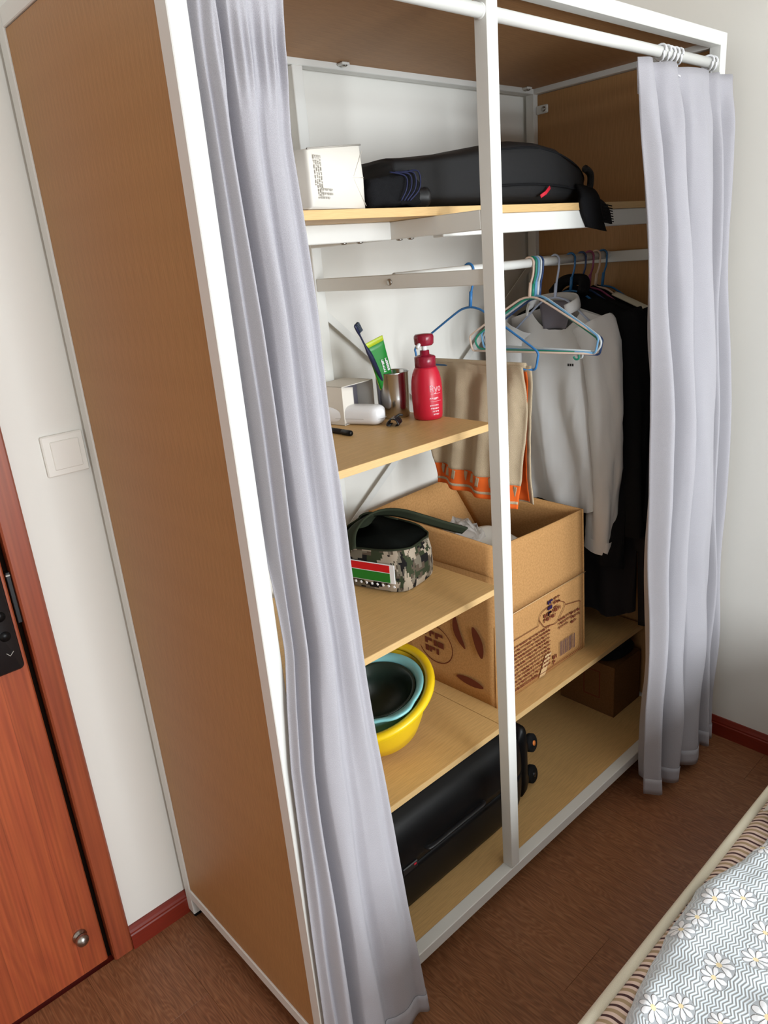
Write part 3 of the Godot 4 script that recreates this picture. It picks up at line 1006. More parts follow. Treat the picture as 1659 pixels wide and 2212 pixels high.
	part("lime_stripe", grid(10, 14, func(u, v):
		var t := lerpf(0.15, 0.99, v)
		var a := lerpf(2.3, 3.2, u)
		return q0.lerp(q1, t) + wv * cos(a) * (lerpf(0.0185, 0.0255, t) + 0.0006) - dv * sin(a) * (lerpf(0.0175, 0.0012, pow(t, 1.1)) + 0.0006) * -1.0, 0.0003), M.tube_lime, tp)
	part("crimp", loft([ring_se(q1 - dx * 0.002, wv * 0.026, dv * 0.0014, 3, 20), ring_se(q1 + dx * 0.011, wv * 0.0262, dv * 0.0012, 3, 20)]), M.tube_lime, tp)
	var bs := Basis(wv, dx, wv.cross(dx))
	for k in 2:
		var lt := part("lettering", marks(1, 0.05, 0.008, 0.8, 40 + k, 0.1), M.white_plastic, tp, q0.lerp(q1, 0.72) + wv * (0.002 + 0.011 * k) - dv * 0.0088)
		lt.basis = Basis(dx, -wv, dx.cross(-wv))
		if lt.basis.z.dot(Vector3(-0.7, 0, 0.7)) < 0: lt.position += dv * 0.0176
	part("cap", lathe([[0.0, 0.0], [0.013, 0.0], [0.0145, 0.016], [0.0, 0.016]], 24), M.white_plastic, tp, Vector3(0.733, y + 0.006, -0.431), Vector3(0.05, 0, 0.3))
	# long white case
	var cs := thing("toothbrush_case", "long glossy white case with rounded end lying on the middle shelf", "case", Vector3(0.617, y + 0.0003, -0.458), Vector3(0, atan2(0.94, -0.34) - PI, 0))
	var cr := []
	for k in 25:
		var t := k / 24.0 * 2 - 1
		var e := sqrt(maxf(1.0 - pow(maxf(absf(t) * 0.0865 - 0.0605, 0) / 0.026, 2), 0.0001))
		cr.append(ring_se(Vector3(t * 0.0865, 0.0245, 0), Vector3(0, 0, 0.0265 * e), Vector3(0, 0.0245 * (0.35 + 0.65 * e), 0), 2.8, 36))
	part("shell", loft(cr), M.white_plastic, cs)
	part("seam", loft([ring_se(Vector3(0, 0.0168, 0), Vector3(0.0868, 0, 0), Vector3(0, 0, 0.0268), 3.4, 60), ring_se(Vector3(0, 0.0176, 0), Vector3(0.0868, 0, 0), Vector3(0, 0, 0.0268), 3.4, 60)]), M.print_grey, cs)
	# small open white carton
	var oc := thing("small_carton", "small open white carton standing behind the white case", "carton", Vector3(0.645, y + 0.0003, -0.468), Vector3(0, 0.14, 0))
	var cw := 0.06
	var ch := 0.097
	for q in [["side_panel", Vector3(-cw, 0, -0.1), Vector3(-cw + 0.002, ch, 0)], ["side_panel", Vector3(cw - 0.004, 0, -0.1), Vector3(cw, ch, 0.0)], ["back_panel", Vector3(-cw, 0, -0.1), Vector3(cw, ch, -0.098)], ["top_panel", Vector3(-cw, ch - 0.002, -0.1), Vector3(cw, ch, 0)], ["bottom_panel", Vector3(-cw, 0, -0.1), Vector3(cw, 0.002, 0)]]:
		bar(q[0], q[1], q[2], M.white_card, oc, 0.0005)
	part("front_flap", panel(Vector3(-cw, 0.004, 0), Vector3(-cw + 0.035, 0.004, 0.006), Vector3(-cw + 0.035, ch - 0.006, 0.006), Vector3(-cw, ch - 0.001, 0), 0.001), M.white_card, oc)
	part("grey_inset", bx(Vector3(0.075, 0.09, 0.02), 0.002), M.lining, oc, Vector3(0.016, 0.049, -0.06))  # grey block in front of the white back panel
	# pen and hair claw
	var pn := thing("marker_pen", "short black pen lying beside the left curtain on the middle shelf", "pen", Vector3(0.5205, y + 0.0068, -0.41))
	part("barrel", lathe([[0.0, -0.06], [0.005, -0.06], [0.0063, -0.057], [0.0063, 0.02], [0.0, 0.02]], 20), M.black_plastic, pn, V, Vector3(PI / 2, 0, 0))
	part("cap", lathe([[0.0, 0.02], [0.0068, 0.02], [0.0068, 0.05], [0.005, 0.053], [0.0, 0.053]], 20), M.case_black, pn, V, Vector3(PI / 2, 0, 0))
	var cl := thing("hair_claw", "small black hair claw lying in front of the steel cup", "hair claw", Vector3(0.648, y + 0.0003, -0.347), Vector3(0, 0.6, 0))
	for sx in [-1, 1]:
		part("jaw", grid(16, 8, func(u, v):
			var a := lerpf(0.15, 1.45, v)
			return Vector3(lerpf(-0.02, 0.02, u), 0.002 + 0.017 * sin(a), sx * (0.014 * cos(a)) + 0.002 * sx * absf(sin(u * 22))), 0.0022), M.black_plastic, cl)
		for k in 5:
			part("tooth", tube([Vector3(-0.016 + k * 0.008, 0.0075, sx * 0.0125), Vector3(-0.016 + k * 0.008, 0.003, sx * 0.0145), Vector3(-0.016 + k * 0.008, 0.0022, sx * 0.006)], 0.0014, 6, 0.001), M.black_plastic, cl)
	part("spring", tube([Vector3(-0.012, 0.019, 0), Vector3(0.012, 0.019, 0)], 0.0035, 10), M.nickel, cl)
	part("grip", tube(smooth([Vector3(0.004, 0.018, 0.004), Vector3(0.008, 0.024, 0.012), Vector3(0.014, 0.022, 0.02)], 5), 0.003, 8), M.black_plastic, cl)


func bend(m: ArrayMesh, radius: float) -> ArrayMesh:   # a flat print laid round a cylinder about y
	var a := m.surface_get_arrays(0)
	var p: PackedVector3Array = a[Mesh.ARRAY_VERTEX]
	var st := SurfaceTool.new()
	st.begin(Mesh.PRIMITIVE_TRIANGLES)
	for v in p: st.add_vertex(Vector3(sin(v.x / radius) * radius, v.y, cos(v.x / radius) * radius))
	st.generate_normals()
	return st.commit()


func curved(w: float, h: float, r: float) -> ArrayMesh:
	return grid(14, 1, func(u, v):
		var a: float = (u - 0.5) * w / r
		return Vector3(sin(a) * r, (0.5 - v) * h, cos(a) * r), 0.0002)


# ---------------------------------------------------------------- clothes and hangers on the rod
const RY := 1.5715
const RZ := -0.31

func hanger(label: String, x: float, m: String, group: String, half := 0.205, drop := 0.0, yaw := 0.0, notch := true) -> Node3D:
	var t := thing("coat_hanger", label, "coat hanger", Vector3(x, RY, RZ), Vector3(0, yaw, 0), group)
	var r := 0.0029
	var hk := []
	for k in 11:
		var a := lerpf(-0.75, PI, k / 10.0)
		hk.append(Vector3(0, 0.0005 + sin(a) * 0.0148, -cos(a) * 0.0148))
	hk.reverse()
	hk.append_array([])
	var path := [Vector3(0.0, -0.082 - drop, 0.0), Vector3(0, -0.055 - drop, 0.004), Vector3(0, -0.028, 0.0125)]
	hk = []
	for k in 11:
		var a := lerpf(-0.2, PI + 0.7, k / 10.0)
		hk.append(Vector3(0, sin(a) * 0.0148, cos(a) * 0.0148))
	path.append_array(hk)
	part("hook", tube(smooth(path, 3), r, 8), M[m], t)
	part("neck_sleeve", tube([Vector3(0, -0.05 - drop, 0.004), Vector3(0, -0.088 - drop, 0)], r * 1.5, 10), M[m], t)
	var ny := -0.088 - drop
	for s in [-1, 1]:
		var sh := [Vector3(0, ny, 0), Vector3(0, ny - 0.003, s * 0.022), Vector3(0, ny - 0.018, s * 0.055), Vector3(0, ny - 0.092, s * (half - 0.02)), Vector3(0, ny - 0.108, s * half)]
		if notch:
			sh.append_array([Vector3(0, ny - 0.118, s * half), Vector3(0, ny - 0.143, s * (half - 0.006)), Vector3(0, ny - 0.148, s * (half - 0.014))])
		else:
			sh.append_array([Vector3(0, ny - 0.122, s * (half + 0.004)), Vector3(0, ny - 0.138, s * (half - 0.006)), Vector3(0, ny - 0.142, s * (half - 0.025))])
		part("shoulder", tube(smooth(sh, 4), r, 8), M[m], t)
	var e := half - 0.014 if notch else half - 0.025
	var by := ny - (0.148 if notch else 0.142)
	part("bottom_bar", tube([Vector3(0, by, -e), Vector3(0, by, e)], r, 8), M[m], t)
	if not notch:
		for s in [-1, 1]:
			part("strap_hook", tube(smooth([Vector3(0, by, s * (e - 0.03)), Vector3(0, by - 0.016, s * (e - 0.03)), Vector3(0, by - 0.019, s * (e - 0.04)), Vector3(0, by - 0.012, s * (e - 0.046))], 4), r * 0.9, 7), M[m], t)
	return t


func garment(t: Node3D, m: Material, x: float, neck: float, half: float, slope: float, hem: float, wide: float, deep: float, sd: float, scoop := 0.0, push := 0.0) -> void:
	# body: a closed loop round the hanger, shoulders sloping from the neck, folds growing towards the hem
	var rings := []
	var seg := 72
	for j in 31:
		var v := j / 30.0
		var ring := []
		for i in seg:
			var a := -TAU * i / seg
			var c := cos(a)
			var s := sin(a)
			var hw := lerpf(half, wide, smoothstep(0.0, 0.25, v)) * (1.0 - 0.12 * smoothstep(0.2, 1.0, v))
			var dz := signf(c) * pow(absf(c), 0.8) * hw
			var top := neck - slope * absf(dz) / half
			if s < 0.0: top -= scoop * maxf(0, 1.0 - pow(dz / 0.085, 2)) * pow(-s, 0.3)
			var th := lerpf(0.012, deep, smoothstep(0.0, 0.22, v))
			var fo := sin(dz * 55.0 + sd * 3.0 + 1.5 * sin(v * 2.0 + sd)) * 0.6 + 0.5 * nz.get_noise_2d(dz * 16 + sd, v * 2.0 + s)
			ring.append(Vector3(x + push * v * v + s * th * (1.0 - 0.2 * c * c) + 0.022 * fo * smoothstep(0.05, 0.5, v), lerpf(top, hem + 0.01 * sin(a * 3 + sd), v), RZ + dz))
		rings.append(ring)
	part("body", loft(rings, false), m, t)


func sleeve(t: Node3D, m: Material, pts: Array, r0: float, r1: float, sd: float) -> void:
	var P := smooth(pts, 9)
	var rings := []
	for i in P.size():
		var u := float(i) / (P.size() - 1)
		var d: Vector3 = (P[mini(i + 1, P.size() - 1)] - P[maxi(i - 1, 0)]).normalized()
		var a := d.cross(Vector3.RIGHT).normalized()
		var b := d.cross(a)
		var r := lerpf(r0, r1, pow(u, 0.8))
		var ring := []
		for k in 36:
			var g := -TAU * k / 36
			var w := 1.0 + 0.16 * sin(g * 3 + sd + u * 4.0) * smoothstep(0.0, 0.3, u) * (1.0 - 0.7 * smoothstep(0.9, 1.0, u)) + 0.14 * nz.get_noise_2d(g + sd, u * 5.0)
			ring.append(P[i] + a * cos(g) * r * w + b * sin(g) * r * 0.62 * w)
		rings.append(ring)
	part("sleeve", loft(rings, false), m, t)
	var e: Array = rings[-1]
	var f := []
	var g2 := []
	for p in e:
		f.append(P[-1] + (p - P[-1]) * 1.03)
		g2.append(P[-1] + (p - P[-1]) * 1.03 + Vector3(0, 0.045, 0) + (P[P.size() - 6] - P[-1]) * Vector3(1, 0, 1) * 0.6)
	part("cuff", loft([g2, f], false), m, t)


func hanging() -> void:
	# towel on its blue hanger
	hanger("blue wire hanger with the beige towel folded over its bottom bar", 0.905, "wire_blue", "", 0.2, 0.002, 0.03)
	var tw := thing("towel", "beige terry towel with orange hem folded over the blue hanger", "towel")
	var tx := 0.905
	var top := 1.3425
	var z0 := -0.452
	var z1 := -0.142
	var fall := func(u: float, v: float, s: float, hem: float, spread: float) -> Vector3:   # one hanging layer; v = 0 at the bar
		var z := lerpf(z0 + (0.04 * smoothstep(0.5, 1.0, v) if s < 0 else 0.0), z1 + (0.008 if s > 0 else 0.0), u)
		var y := lerpf(top, hem, v)
		var f := sin(z * 74.0 + s + 0.8 * sin(v * 3.0)) * (0.011 if s < 0 else 0.004) * smoothstep(0.0, 0.2, v) + 0.005 * nz.get_noise_2d(z * 9, v * 3 + s)
		var y2 := y - 0.03 * (1.0 - u) * (1.0 if s < 0 else 0.2) * v * -1.0
		return Vector3(tx + s * (0.005 + spread * smoothstep(0.0, 1.0, v)) + f, y2, z + 0.006 * sin(v * 5 + s))
	part("front_fall", grid(60, 40, func(u, v): return fall.call(u, v * 0.83, -1.0, 0.985, 0.04), 0.004), M.towel, tw)
	var bd := part("orange_band", grid(60, 10, func(u, v): return fall.call(u, lerpf(0.83, 1.0, v), -1.0, 0.985, 0.04), 0.0045), M.towel_orange, tw)
	part("white_line", grid(60, 2, func(u, v): return fall.call(u, lerpf(0.945, 0.965, v), -1.0, 0.985, 0.04) + Vector3(-0.0012, 0, 0), 0.0006), M.towel, bd)
	var spot := grid(4, 4, func(u, v): return Vector3(0, (0.5 - v) * 0.026, (u - 0.5) * 0.011), 0.0008)
	for k in 10:
		var p: Vector3 = fall.call((k + 0.6) / 10.0, 0.872, -1.0, 0.985, 0.04)
		part("spot", spot, M.towel, bd, p + Vector3(-0.0022, 0, 0), Vector3(0.25, 0, 0))
	part("back_fall", grid(60, 40, func(u, v): return fall.call(u, v, 1.0, 0.985, 0.012), 0.003), M.towel, tw)
	part("orange_reverse", grid(30, 40, func(u, v):
		var uu := lerpf(0.55, 0.965, u)
		return fall.call(uu, lerpf(0.04, 0.985, v), 1.0, 0.985, 0.012) + Vector3(-0.0028, 0, 0), 0.0006), M.towel_orange, tw)
	part("fold", tube(smooth([Vector3(tx, top + 0.001, z0), Vector3(tx, top + 0.0015, -0.3), Vector3(tx, top + 0.001, z1)], 6), 0.0065, 10), M.towel, tw)
	# a bunch of empty hangers
	var e := [["beige", "wire_beige", 1.15, 0.205, 0.0, 0.08, true], ["green", "wire_green", 1.163, 0.2, 0.004, 0.03, false], ["pale blue", "wire_sky", 1.175, 0.205, -0.002, -0.06, true], ["white", "wire_white", 1.186, 0.21, 0.0, -0.1, false], ["navy blue", "wire_navy", 1.194, 0.2, 0.006, -0.02, true]]
	for h in e:
		hanger("empty %s wire hanger in the bunch in front of the white shirt" % h[0], h[2], h[1], "empty hangers bunched on the rod", h[3], h[4], h[5], h[6])
	# white shirt
	hanger("lilac hanger carrying the white long sleeved shirt", 1.268, "wire_lilac", "hangers carrying clothes", 0.165, 0.012, 0.0, false)
	var sh := thing("shirt", "white long sleeved shirt with a grey lined collar hanging on the rod", "shirt")
	garment(sh, M.shirt, 1.28, 1.458, 0.165, 0.045, 0.84, 0.148, 0.045, 2.0, 0.075, 0.05)
	sleeve(sh, M.shirt, [Vector3(1.268, 1.405, -0.19), Vector3(1.27, 1.33, -0.165), Vector3(1.285, 1.1, -0.16), Vector3(1.315, 0.9, -0.175), Vector3(1.335, 0.705, -0.2)], 0.062, 0.043, 1.0)
	sleeve(sh, M.shirt, [Vector3(1.268, 1.4, -0.44), Vector3(1.27, 1.33, -0.47), Vector3(1.28, 1.15, -0.485), Vector3(1.285, 1.05, -0.49), Vector3(1.29, 0.98, -0.49)], 0.06, 0.043, 4.0)
	var co := []
	for k in 25:
		var a := lerpf(-2.25, 2.25, k / 24.0)
		co.append(Vector3(cos(a) * 0.045 - 0.012, 0.03 * cos(a * 0.7) - 0.012, sin(a) * 0.072))
	part("collar", grid(24, 6, func(u, v):
		var p: Vector3 = co[int(roundf(u * 24))]
		var q = v * 2.0 - 1.0
		return Vector3(1.27, 1.437, RZ) + Vector3(p.x, p.y + 0.026 * (1.0 - v), p.z) * Vector3(1.0 + 0.1 * v, 1, 1.0 + 0.12 * v) + Vector3(0, 0.006 * (1 - q * q), 0), 0.005), M.shirt, sh)
	part("neck_lining", grid(12, 8, func(u, v): return Vector3(1.272 - 0.008 * v + 0.01 * sin(u * PI), lerpf(1.462, 1.385, v), RZ + lerpf(-0.058, 0.058, u) * (1.0 - 0.35 * v)), 0.001), M.lining, sh)
	var lg := part("chest_print", marks(1, 0.028, 0.009, 0.8, 90, 0.8), M.black_plastic, sh, Vector3(1.222, 1.293, -0.222), Vector3(0, -PI / 2, 0))
	lg.rotation = Vector3(0, -PI / 2 + 0.15, 0)
	# dark clothes beyond it
	var dk := [["blue hanger carrying the first black jacket", "wire_blue", 1.345], ["dark blue hanger carrying the second black jacket", "wire_navy", 1.4], ["pink hanger in the dark clothes by the right side panel", "wire_pink", 1.44], ["beige hanger carrying the black and cream top", "wire_beige", 1.475], ["rear dark blue hanger nearest the right side panel", "wire_blue", 1.512]]
	for h in dk: hanger(h[0], h[2], h[1], "hangers carrying clothes", 0.18, 0.0, 0.04, h[1] != "wire_pink")
	var j1 := thing("jacket", "black jacket hanging behind the white shirt", "jacket")
	garment(j1, M.black_cloth, 1.352, 1.5, 0.2, 0.085, 0.66, 0.21, 0.034, 5.0, 0.03)
	part("collar", tube(smooth([Vector3(1.33, 1.478, -0.36), Vector3(1.36, 1.508, -0.345), Vector3(1.37, 1.513, -0.31), Vector3(1.36, 1.508, -0.275), Vector3(1.33, 1.478, -0.26)], 5), 0.016, 10), M.black_cloth, j1)
	sleeve(j1, M.black_cloth, [Vector3(1.352, 1.42, -0.15), Vector3(1.355, 1.3, -0.12), Vector3(1.37, 1.0, -0.12), Vector3(1.385, 0.76, -0.125)], 0.06, 0.045, 2.0)
	var j2 := thing("coat", "long charcoal coat hanging among the dark clothes near the right curtain", "coat")
	garment(j2, M.charcoal_cloth, 1.415, 1.49, 0.2, 0.085, 0.468, 0.215, 0.034, 8.0, 0.02)
	sleeve(j2, M.charcoal_cloth, [Vector3(1.415, 1.41, -0.15), Vector3(1.42, 1.28, -0.105), Vector3(1.425, 0.95, -0.095), Vector3(1.43, 0.7, -0.1)], 0.058, 0.045, 5.0)
	part("trailing_belt", ribbon(smooth([Vector3(1.405, 1.0, -0.1), Vector3(1.41, 0.7, -0.085), Vector3(1.42, 0.44, -0.08)], 8), [Vector3(0.004, 0, 0.022)], 0.003), M.charcoal_cloth, j2)
	var j3 := thing("sweater", "black top with cream shoulder band deepest among the dark clothes", "sweater")
	garment(j3, M.black_cloth, 1.475, 1.49, 0.2, 0.085, 0.72, 0.205, 0.024, 11.0, 0.0)
	for s in [-1, 1]:
		part("shoulder_band", grid(10, 6, func(u, v):
			var dz := lerpf(0.07, 0.19, u)
			return Vector3(1.475 + lerpf(-0.026, 0.02, v), 1.496 - 0.085 * dz / 0.2 - 0.012 * absf(v - 0.5), RZ + s * dz), 0.003), M.bed_cream, j3)


# ---------------------------------------------------------------- boxes, basins, suitcase
func lower_things() -> void:
	big_box()
	camo_bag()
	# basins, tilted together on the lower shelf
	var n := Vector3(-0.287, 0.957, 0.03).normalized()
	var yb := thing("basin", "deep yellow plastic basin on the lower shelf holding the teal basin", "basin", Vector3(0.485, 0.562, -0.352) - n * 0.15)
	yb.basis = Basis(Quaternion(Vector3.UP, n))
	part("bowl", lathe([[0.0, 0.0], [0.095, 0.0], [0.105, 0.004], [0.128, 0.05], [0.148, 0.1], [0.16, 0.138], [0.1565, 0.138], [0.145, 0.1], [0.124, 0.052], [0.1, 0.008], [0.0, 0.006]], 72), M.yellow_plastic, yb)
	part("rim", lathe([[0.156, 0.138], [0.165, 0.138], [0.174, 0.135], [0.18, 0.14], [0.1795, 0.147], [0.173, 0.152], [0.163, 0.152], [0.156, 0.147], [0.156, 0.138]], 72), M.yellow_plastic, yb)
	var nt := Vector3(-0.2, 0.97, 0.03).normalized()
	var te := thing("basin", "teal plastic basin with lipped rim nested in the yellow basin", "basin", Vector3(0.494, 0.571, -0.334) - nt * 0.106)
	te.basis = Basis(Quaternion(Vector3.UP, nt)) * Basis(Vector3.UP, 0.3)
	var lip := func(q: Vector3, a: float) -> Vector3:
		var k := 0.0
		for c in [1.05, 1.05 + PI]:
			var d := absf(wrapf(a + c, -PI, PI))
			k += exp(-pow(d / 0.3, 4))
		var r := Vector2(q.x, q.z).length()
		if r > 0.112: q += Vector3(q.x, 0, q.z).normalized() * 0.009 * k
		return q
	part("bowl", lathe([[0.0, 0.0], [0.085, 0.0], [0.092, 0.004], [0.104, 0.05], [0.114, 0.094], [0.124, 0.097], [0.13, 0.1], [0.1315, 0.105], [0.128, 0.108], [0.116, 0.103], [0.1105, 0.096], [0.1, 0.052], [0.088, 0.008], [0.0, 0.006]], 80, lip), M.teal_plastic, te)
	var gb := thing("basin", "dark green bowl shaped inset in the teal basin", "basin", Vector3(0.495, 0.569, -0.334) - nt * 0.092)
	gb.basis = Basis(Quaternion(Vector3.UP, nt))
	part("bowl", lathe([[0.0, 0.0], [0.07, 0.0], [0.078, 0.004], [0.092, 0.045], [0.1005, 0.076], [0.106, 0.078], [0.107, 0.082], [0.104, 0.084], [0.098, 0.08], [0.088, 0.046], [0.075, 0.008], [0.0, 0.006]], 72), M.inset_green, gb)  # bowl-shaped inset that makes the inside of the teal basin dark green
	suitcase()
	# carton and bag in the dark corner of the bottom panel
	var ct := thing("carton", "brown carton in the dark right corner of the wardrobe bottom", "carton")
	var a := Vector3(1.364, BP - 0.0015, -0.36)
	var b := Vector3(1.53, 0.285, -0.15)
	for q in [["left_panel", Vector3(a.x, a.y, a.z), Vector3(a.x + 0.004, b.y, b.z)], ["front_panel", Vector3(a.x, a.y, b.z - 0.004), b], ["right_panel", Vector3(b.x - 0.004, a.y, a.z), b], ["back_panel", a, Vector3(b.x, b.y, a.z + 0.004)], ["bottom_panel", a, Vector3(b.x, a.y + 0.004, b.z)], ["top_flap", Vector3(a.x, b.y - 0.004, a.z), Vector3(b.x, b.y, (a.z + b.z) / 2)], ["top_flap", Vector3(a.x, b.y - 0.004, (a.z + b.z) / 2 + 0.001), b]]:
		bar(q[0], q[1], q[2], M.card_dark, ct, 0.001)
	part("print", stroke([Vector3(-0.03, 0.05, 0), Vector3(-0.03, -0.05, 0), Vector3(0.03, -0.05, 0), Vector3(0.03, 0.05, 0), Vector3(-0.03, 0.05, 0)], 0.004), M.print_brown, ct, Vector3(1.3635, 0.2, -0.235), Vector3(0, -PI / 2, 0))
	var bb := thing("shoulder_bag", "black cloth bag lying on the brown carton under the lower shelf", "bag")
	var rings := []
	for k in 11:
		var t := k / 10.0
		var e := sqrt(1.0 - pow(absf(t * 2 - 1), 3.0)) * 0.94 + 0.06
		var ring := ring_se(Vector3(lerpf(1.36, 1.53, t), 0.2865 + 0.03 * e, -0.25), Vector3(0, 0, 0.105 * e), Vector3(0, 0.03 * e, 0), 2.6, 28)
		rings.append(ring)
	part("body", loft(rings), M.black_cloth, bb)
	part("handle", tube(smooth([Vector3(1.4, 0.33, -0.2), Vector3(1.39, 0.348, -0.16), Vector3(1.44, 0.35, -0.15), Vector3(1.48, 0.335, -0.19)], 6), 0.006, 8), M.black_cloth, bb)
	# dark bundle behind the cardboard box
	var db := thing("dark_bundle", "bundle of folded dark cloth behind the big cardboard box on the lower shelf", "folded cloth")
	for k in 2:
		var y0 := S4 + 0.001 + k * 0.042
		part("fold", loft([ring_se(Vector3(1.32, y0 + 0.02, -0.46), Vector3(0, 0, 0.085), Vector3(0, 0.02, 0), 3, 24), ring_se(Vector3(1.42, y0 + 0.021, -0.455), Vector3(0, 0, 0.095), Vector3(0, 0.021, 0), 3, 24), ring_se(Vector3(1.5 - 0.02 * k, y0 + 0.018, -0.46), Vector3(0, 0, 0.085), Vector3(0, 0.018, 0), 3, 24)]), [M.black_cloth, M.charcoal_cloth, M.black_cloth][k], db)


func big_box() -> void:
	var t := thing("cardboard_box", "big open brown cardboard box with printed sides on the lower shelf", "box")
	var fl := Vector3(0.836, S4 + 0.001, -0.209)
	var fr := Vector3(1.284, S4 + 0.001, -0.211)
	var rl := Vector3(0.828, S4 + 0.001, -0.565)
	var rr := Vector3(1.275, S4 + 0.001, -0.565)
	var mfl := Vector3(0.838, 0.65, -0.208)
	var mfr := Vector3(1.274, 0.65, -0.209)
	var mrl := Vector3(0.826, 0.785, -0.565)
	var mrr := Vector3(1.24, 0.66, -0.565)
	var mll := Vector3(0.836, 0.785, -0.209)
	var tfl := Vector3(0.853, 0.868, -0.21)
	var tfr := Vector3(1.266, 0.858, -0.209)
	var trl := Vector3(0.728, 0.935, -0.572)
	var trr := Vector3(1.085, 0.943, -0.585)
	var th := 0.004
	var fp := part("front_panel", panel(fl, fr, mfr, mfl, th), M.card, t)
	part("front_flap", panel(mfl, mfr, tfr, tfl, th, 0.006), M.card, t)
	var lp := part("left_panel", panel(rl, fl, mll, mrl, th), M.card, t)
	part("left_flap", panel(mrl, mll, tfl, trl, th, -0.004), M.card, t)
	part("back_panel", panel(rr, rl, mrl, mrr, th), M.card, t)
	part("back_flap", panel(mrr, mrl, trl, trr, th), M.card, t)
	part("right_panel", panel(fr, rr, mrr, mfr, th), M.card, t)
	part("right_flap", panel(mfr, mrr, trr, tfr, th), M.card, t)
	part("bottom_panel", panel(fl, fr, rr, rl, th), M.card, t)
	part("fold_line", tube([mfl + Vector3(0, 0, 0.0025), mfr + Vector3(0, 0, 0.0025)], 0.0012, 6), M.tape, fp)
	# print on the front
	var z := -0.2062
	var P := func(x: float, y: float) -> Vector3: return Vector3(x, y, z)
	part("printed_frame", stroke([P.call(0.86, 0.565), P.call(1.03, 0.562), P.call(1.036, 0.58)], 0.002), M.print_brown, fp)
	part("printed_frame", stroke([P.call(1.168, 0.578), P.call(1.245, 0.562), P.call(1.25, 0.555), P.call(1.25, 0.4), P.call(1.244, 0.392), P.call(0.86, 0.4)], 0.002), M.print_brown, fp)
	part("print", marks(12, 0.21, 0.15, 0.48, 51), M.print_brown, fp, P.call(0.985, 0.47))
	part("print", marks(3, 0.075, 0.04, 0.5, 52), M.print_brown, fp, P.call(1.17, 0.525))
	part("print", marks(3, 0.05, 0.045, 0.5, 55), M.print_brown, fp, P.call(1.222, 0.52))
	for k in 12: part("barcode", stroke([P.call(1.14 + k * 0.0068, 0.412), P.call(1.14 + k * 0.0068, 0.462)], [0.002, 0.0036, 0.0028][k % 3]), M.print_blue, fp)
	part("print", marks(2, 0.022, 0.035, 0.7, 57), M.print_brown, fp, P.call(1.112, 0.415))
	var oval := []
	for k in 33:
		var a := TAU * k / 32
		oval.append(P.call(1.1 + cos(a) * 0.062 * (1 + 0.12 * sin(3 * a)), 0.574 + sin(a) * 0.036 * (1 + 0.1 * cos(5 * a))))
	part("printed_emblem", stroke(oval, 0.0022), M.print_brown, fp)
	part("printed_emblem", marks(2, 0.085, 0.03, 0.75, 59, 0.6), M.print_brown, fp, P.call(1.1, 0.574))
	part("printed_emblem", marks(3, 0.03, 0.055, 0.65, 60, 0.8), M.print_blue, fp, P.call(1.092, 0.6))
	part("printed_emblem", marks(3, 0.03, 0.045, 0.5, 61, 0.8), M.print_brown, fp, P.call(1.125, 0.605))
	part("tape_strip", panel(P.call(1.03, 0.385), P.call(1.06, 0.383), P.call(1.095, 0.448), P.call(1.065, 0.45), 0.0006), M.tape, fp)
	# print on the left side, in the side's own plane (x = depth, y = height)
	var lx := 0.8325
	var side := func(mesh: Mesh, zz: float, yy: float, tilt := 0.0) -> void:
		var o := part("printed_sign", mesh, M.print_brown, lp, Vector3(lx - 0.0028 - (yy - 0.5) * 0.0, yy, zz), Vector3(tilt, -PI / 2, 0))
		o.rotation = Vector3(0, -PI / 2 - 0.02, 0)
		o.rotate_object_local(Vector3.BACK, tilt)
	var pod := func(l: float, w: float, bend: float) -> ArrayMesh:
		var up := []
		for k in 13:
			var q := k / 12.0
			up.append([Vector3(bend * sin(PI * q), (0.5 - q) * l, 0), w * pow(sin(PI * clampf(q * 0.96 + 0.02, 0, 1)), 0.6)])
		var st := SurfaceTool.new()
		st.begin(Mesh.PRIMITIVE_TRIANGLES)
		st.set_smooth_group(-1)
		for k in 12:
			var wa := Vector3(up[k][1] / 2, 0, 0)
			var wb := Vector3(up[k + 1][1] / 2, 0, 0)
			poly(st, [up[k][0] - wa, up[k][0] + wa, up[k + 1][0] + wb, up[k + 1][0] - wb], Vector3.BACK)
		st.generate_normals()
		return st.commit()
	side.call(pod.call(0.105, 0.026, -0.012), -0.335, 0.585, 0.35)
	side.call(pod.call(0.095, 0.033, 0.004), -0.27, 0.572, 0.32)
	var ring := []
	for k in 37:
		var a := TAU * k / 36
		ring.append(Vector3(cos(a) * 0.072, sin(a) * 0.062, 0))
	side.call(stroke(ring, 0.0035), -0.438, 0.51)
	side.call(marks(3, 0.085, 0.08, 0.75, 71, 0.9), -0.438, 0.512)
	side.call(pod.call(0.105, 0.026, 0.0), -0.305, 0.432, PI / 2)
	side.call(marks(7, 0.012, 0.19, 0.6, 73, 0.4), -0.345, 0.762, PI / 2 + 0.0)
	var reg := []
	for k in 17:
		reg.append(Vector3(cos(TAU * k / 16) * 0.011, sin(TAU * k / 16) * 0.011, 0))
	side.call(stroke(reg, 0.0018), -0.395, 0.735)
	var rt := part("printed_sign", text_mesh("R", 0.017, 0.0004, 0.0, "Droid Sans", true), M.print_brown, lp, Vector3(lx - 0.0032, 0.735, -0.395), Vector3(0, -PI / 2, 0))
	# crumpled film bag and a white sheet inside
	var fb := thing("plastic_bag", "crumpled clear plastic bag inside the big cardboard box", "plastic bag")
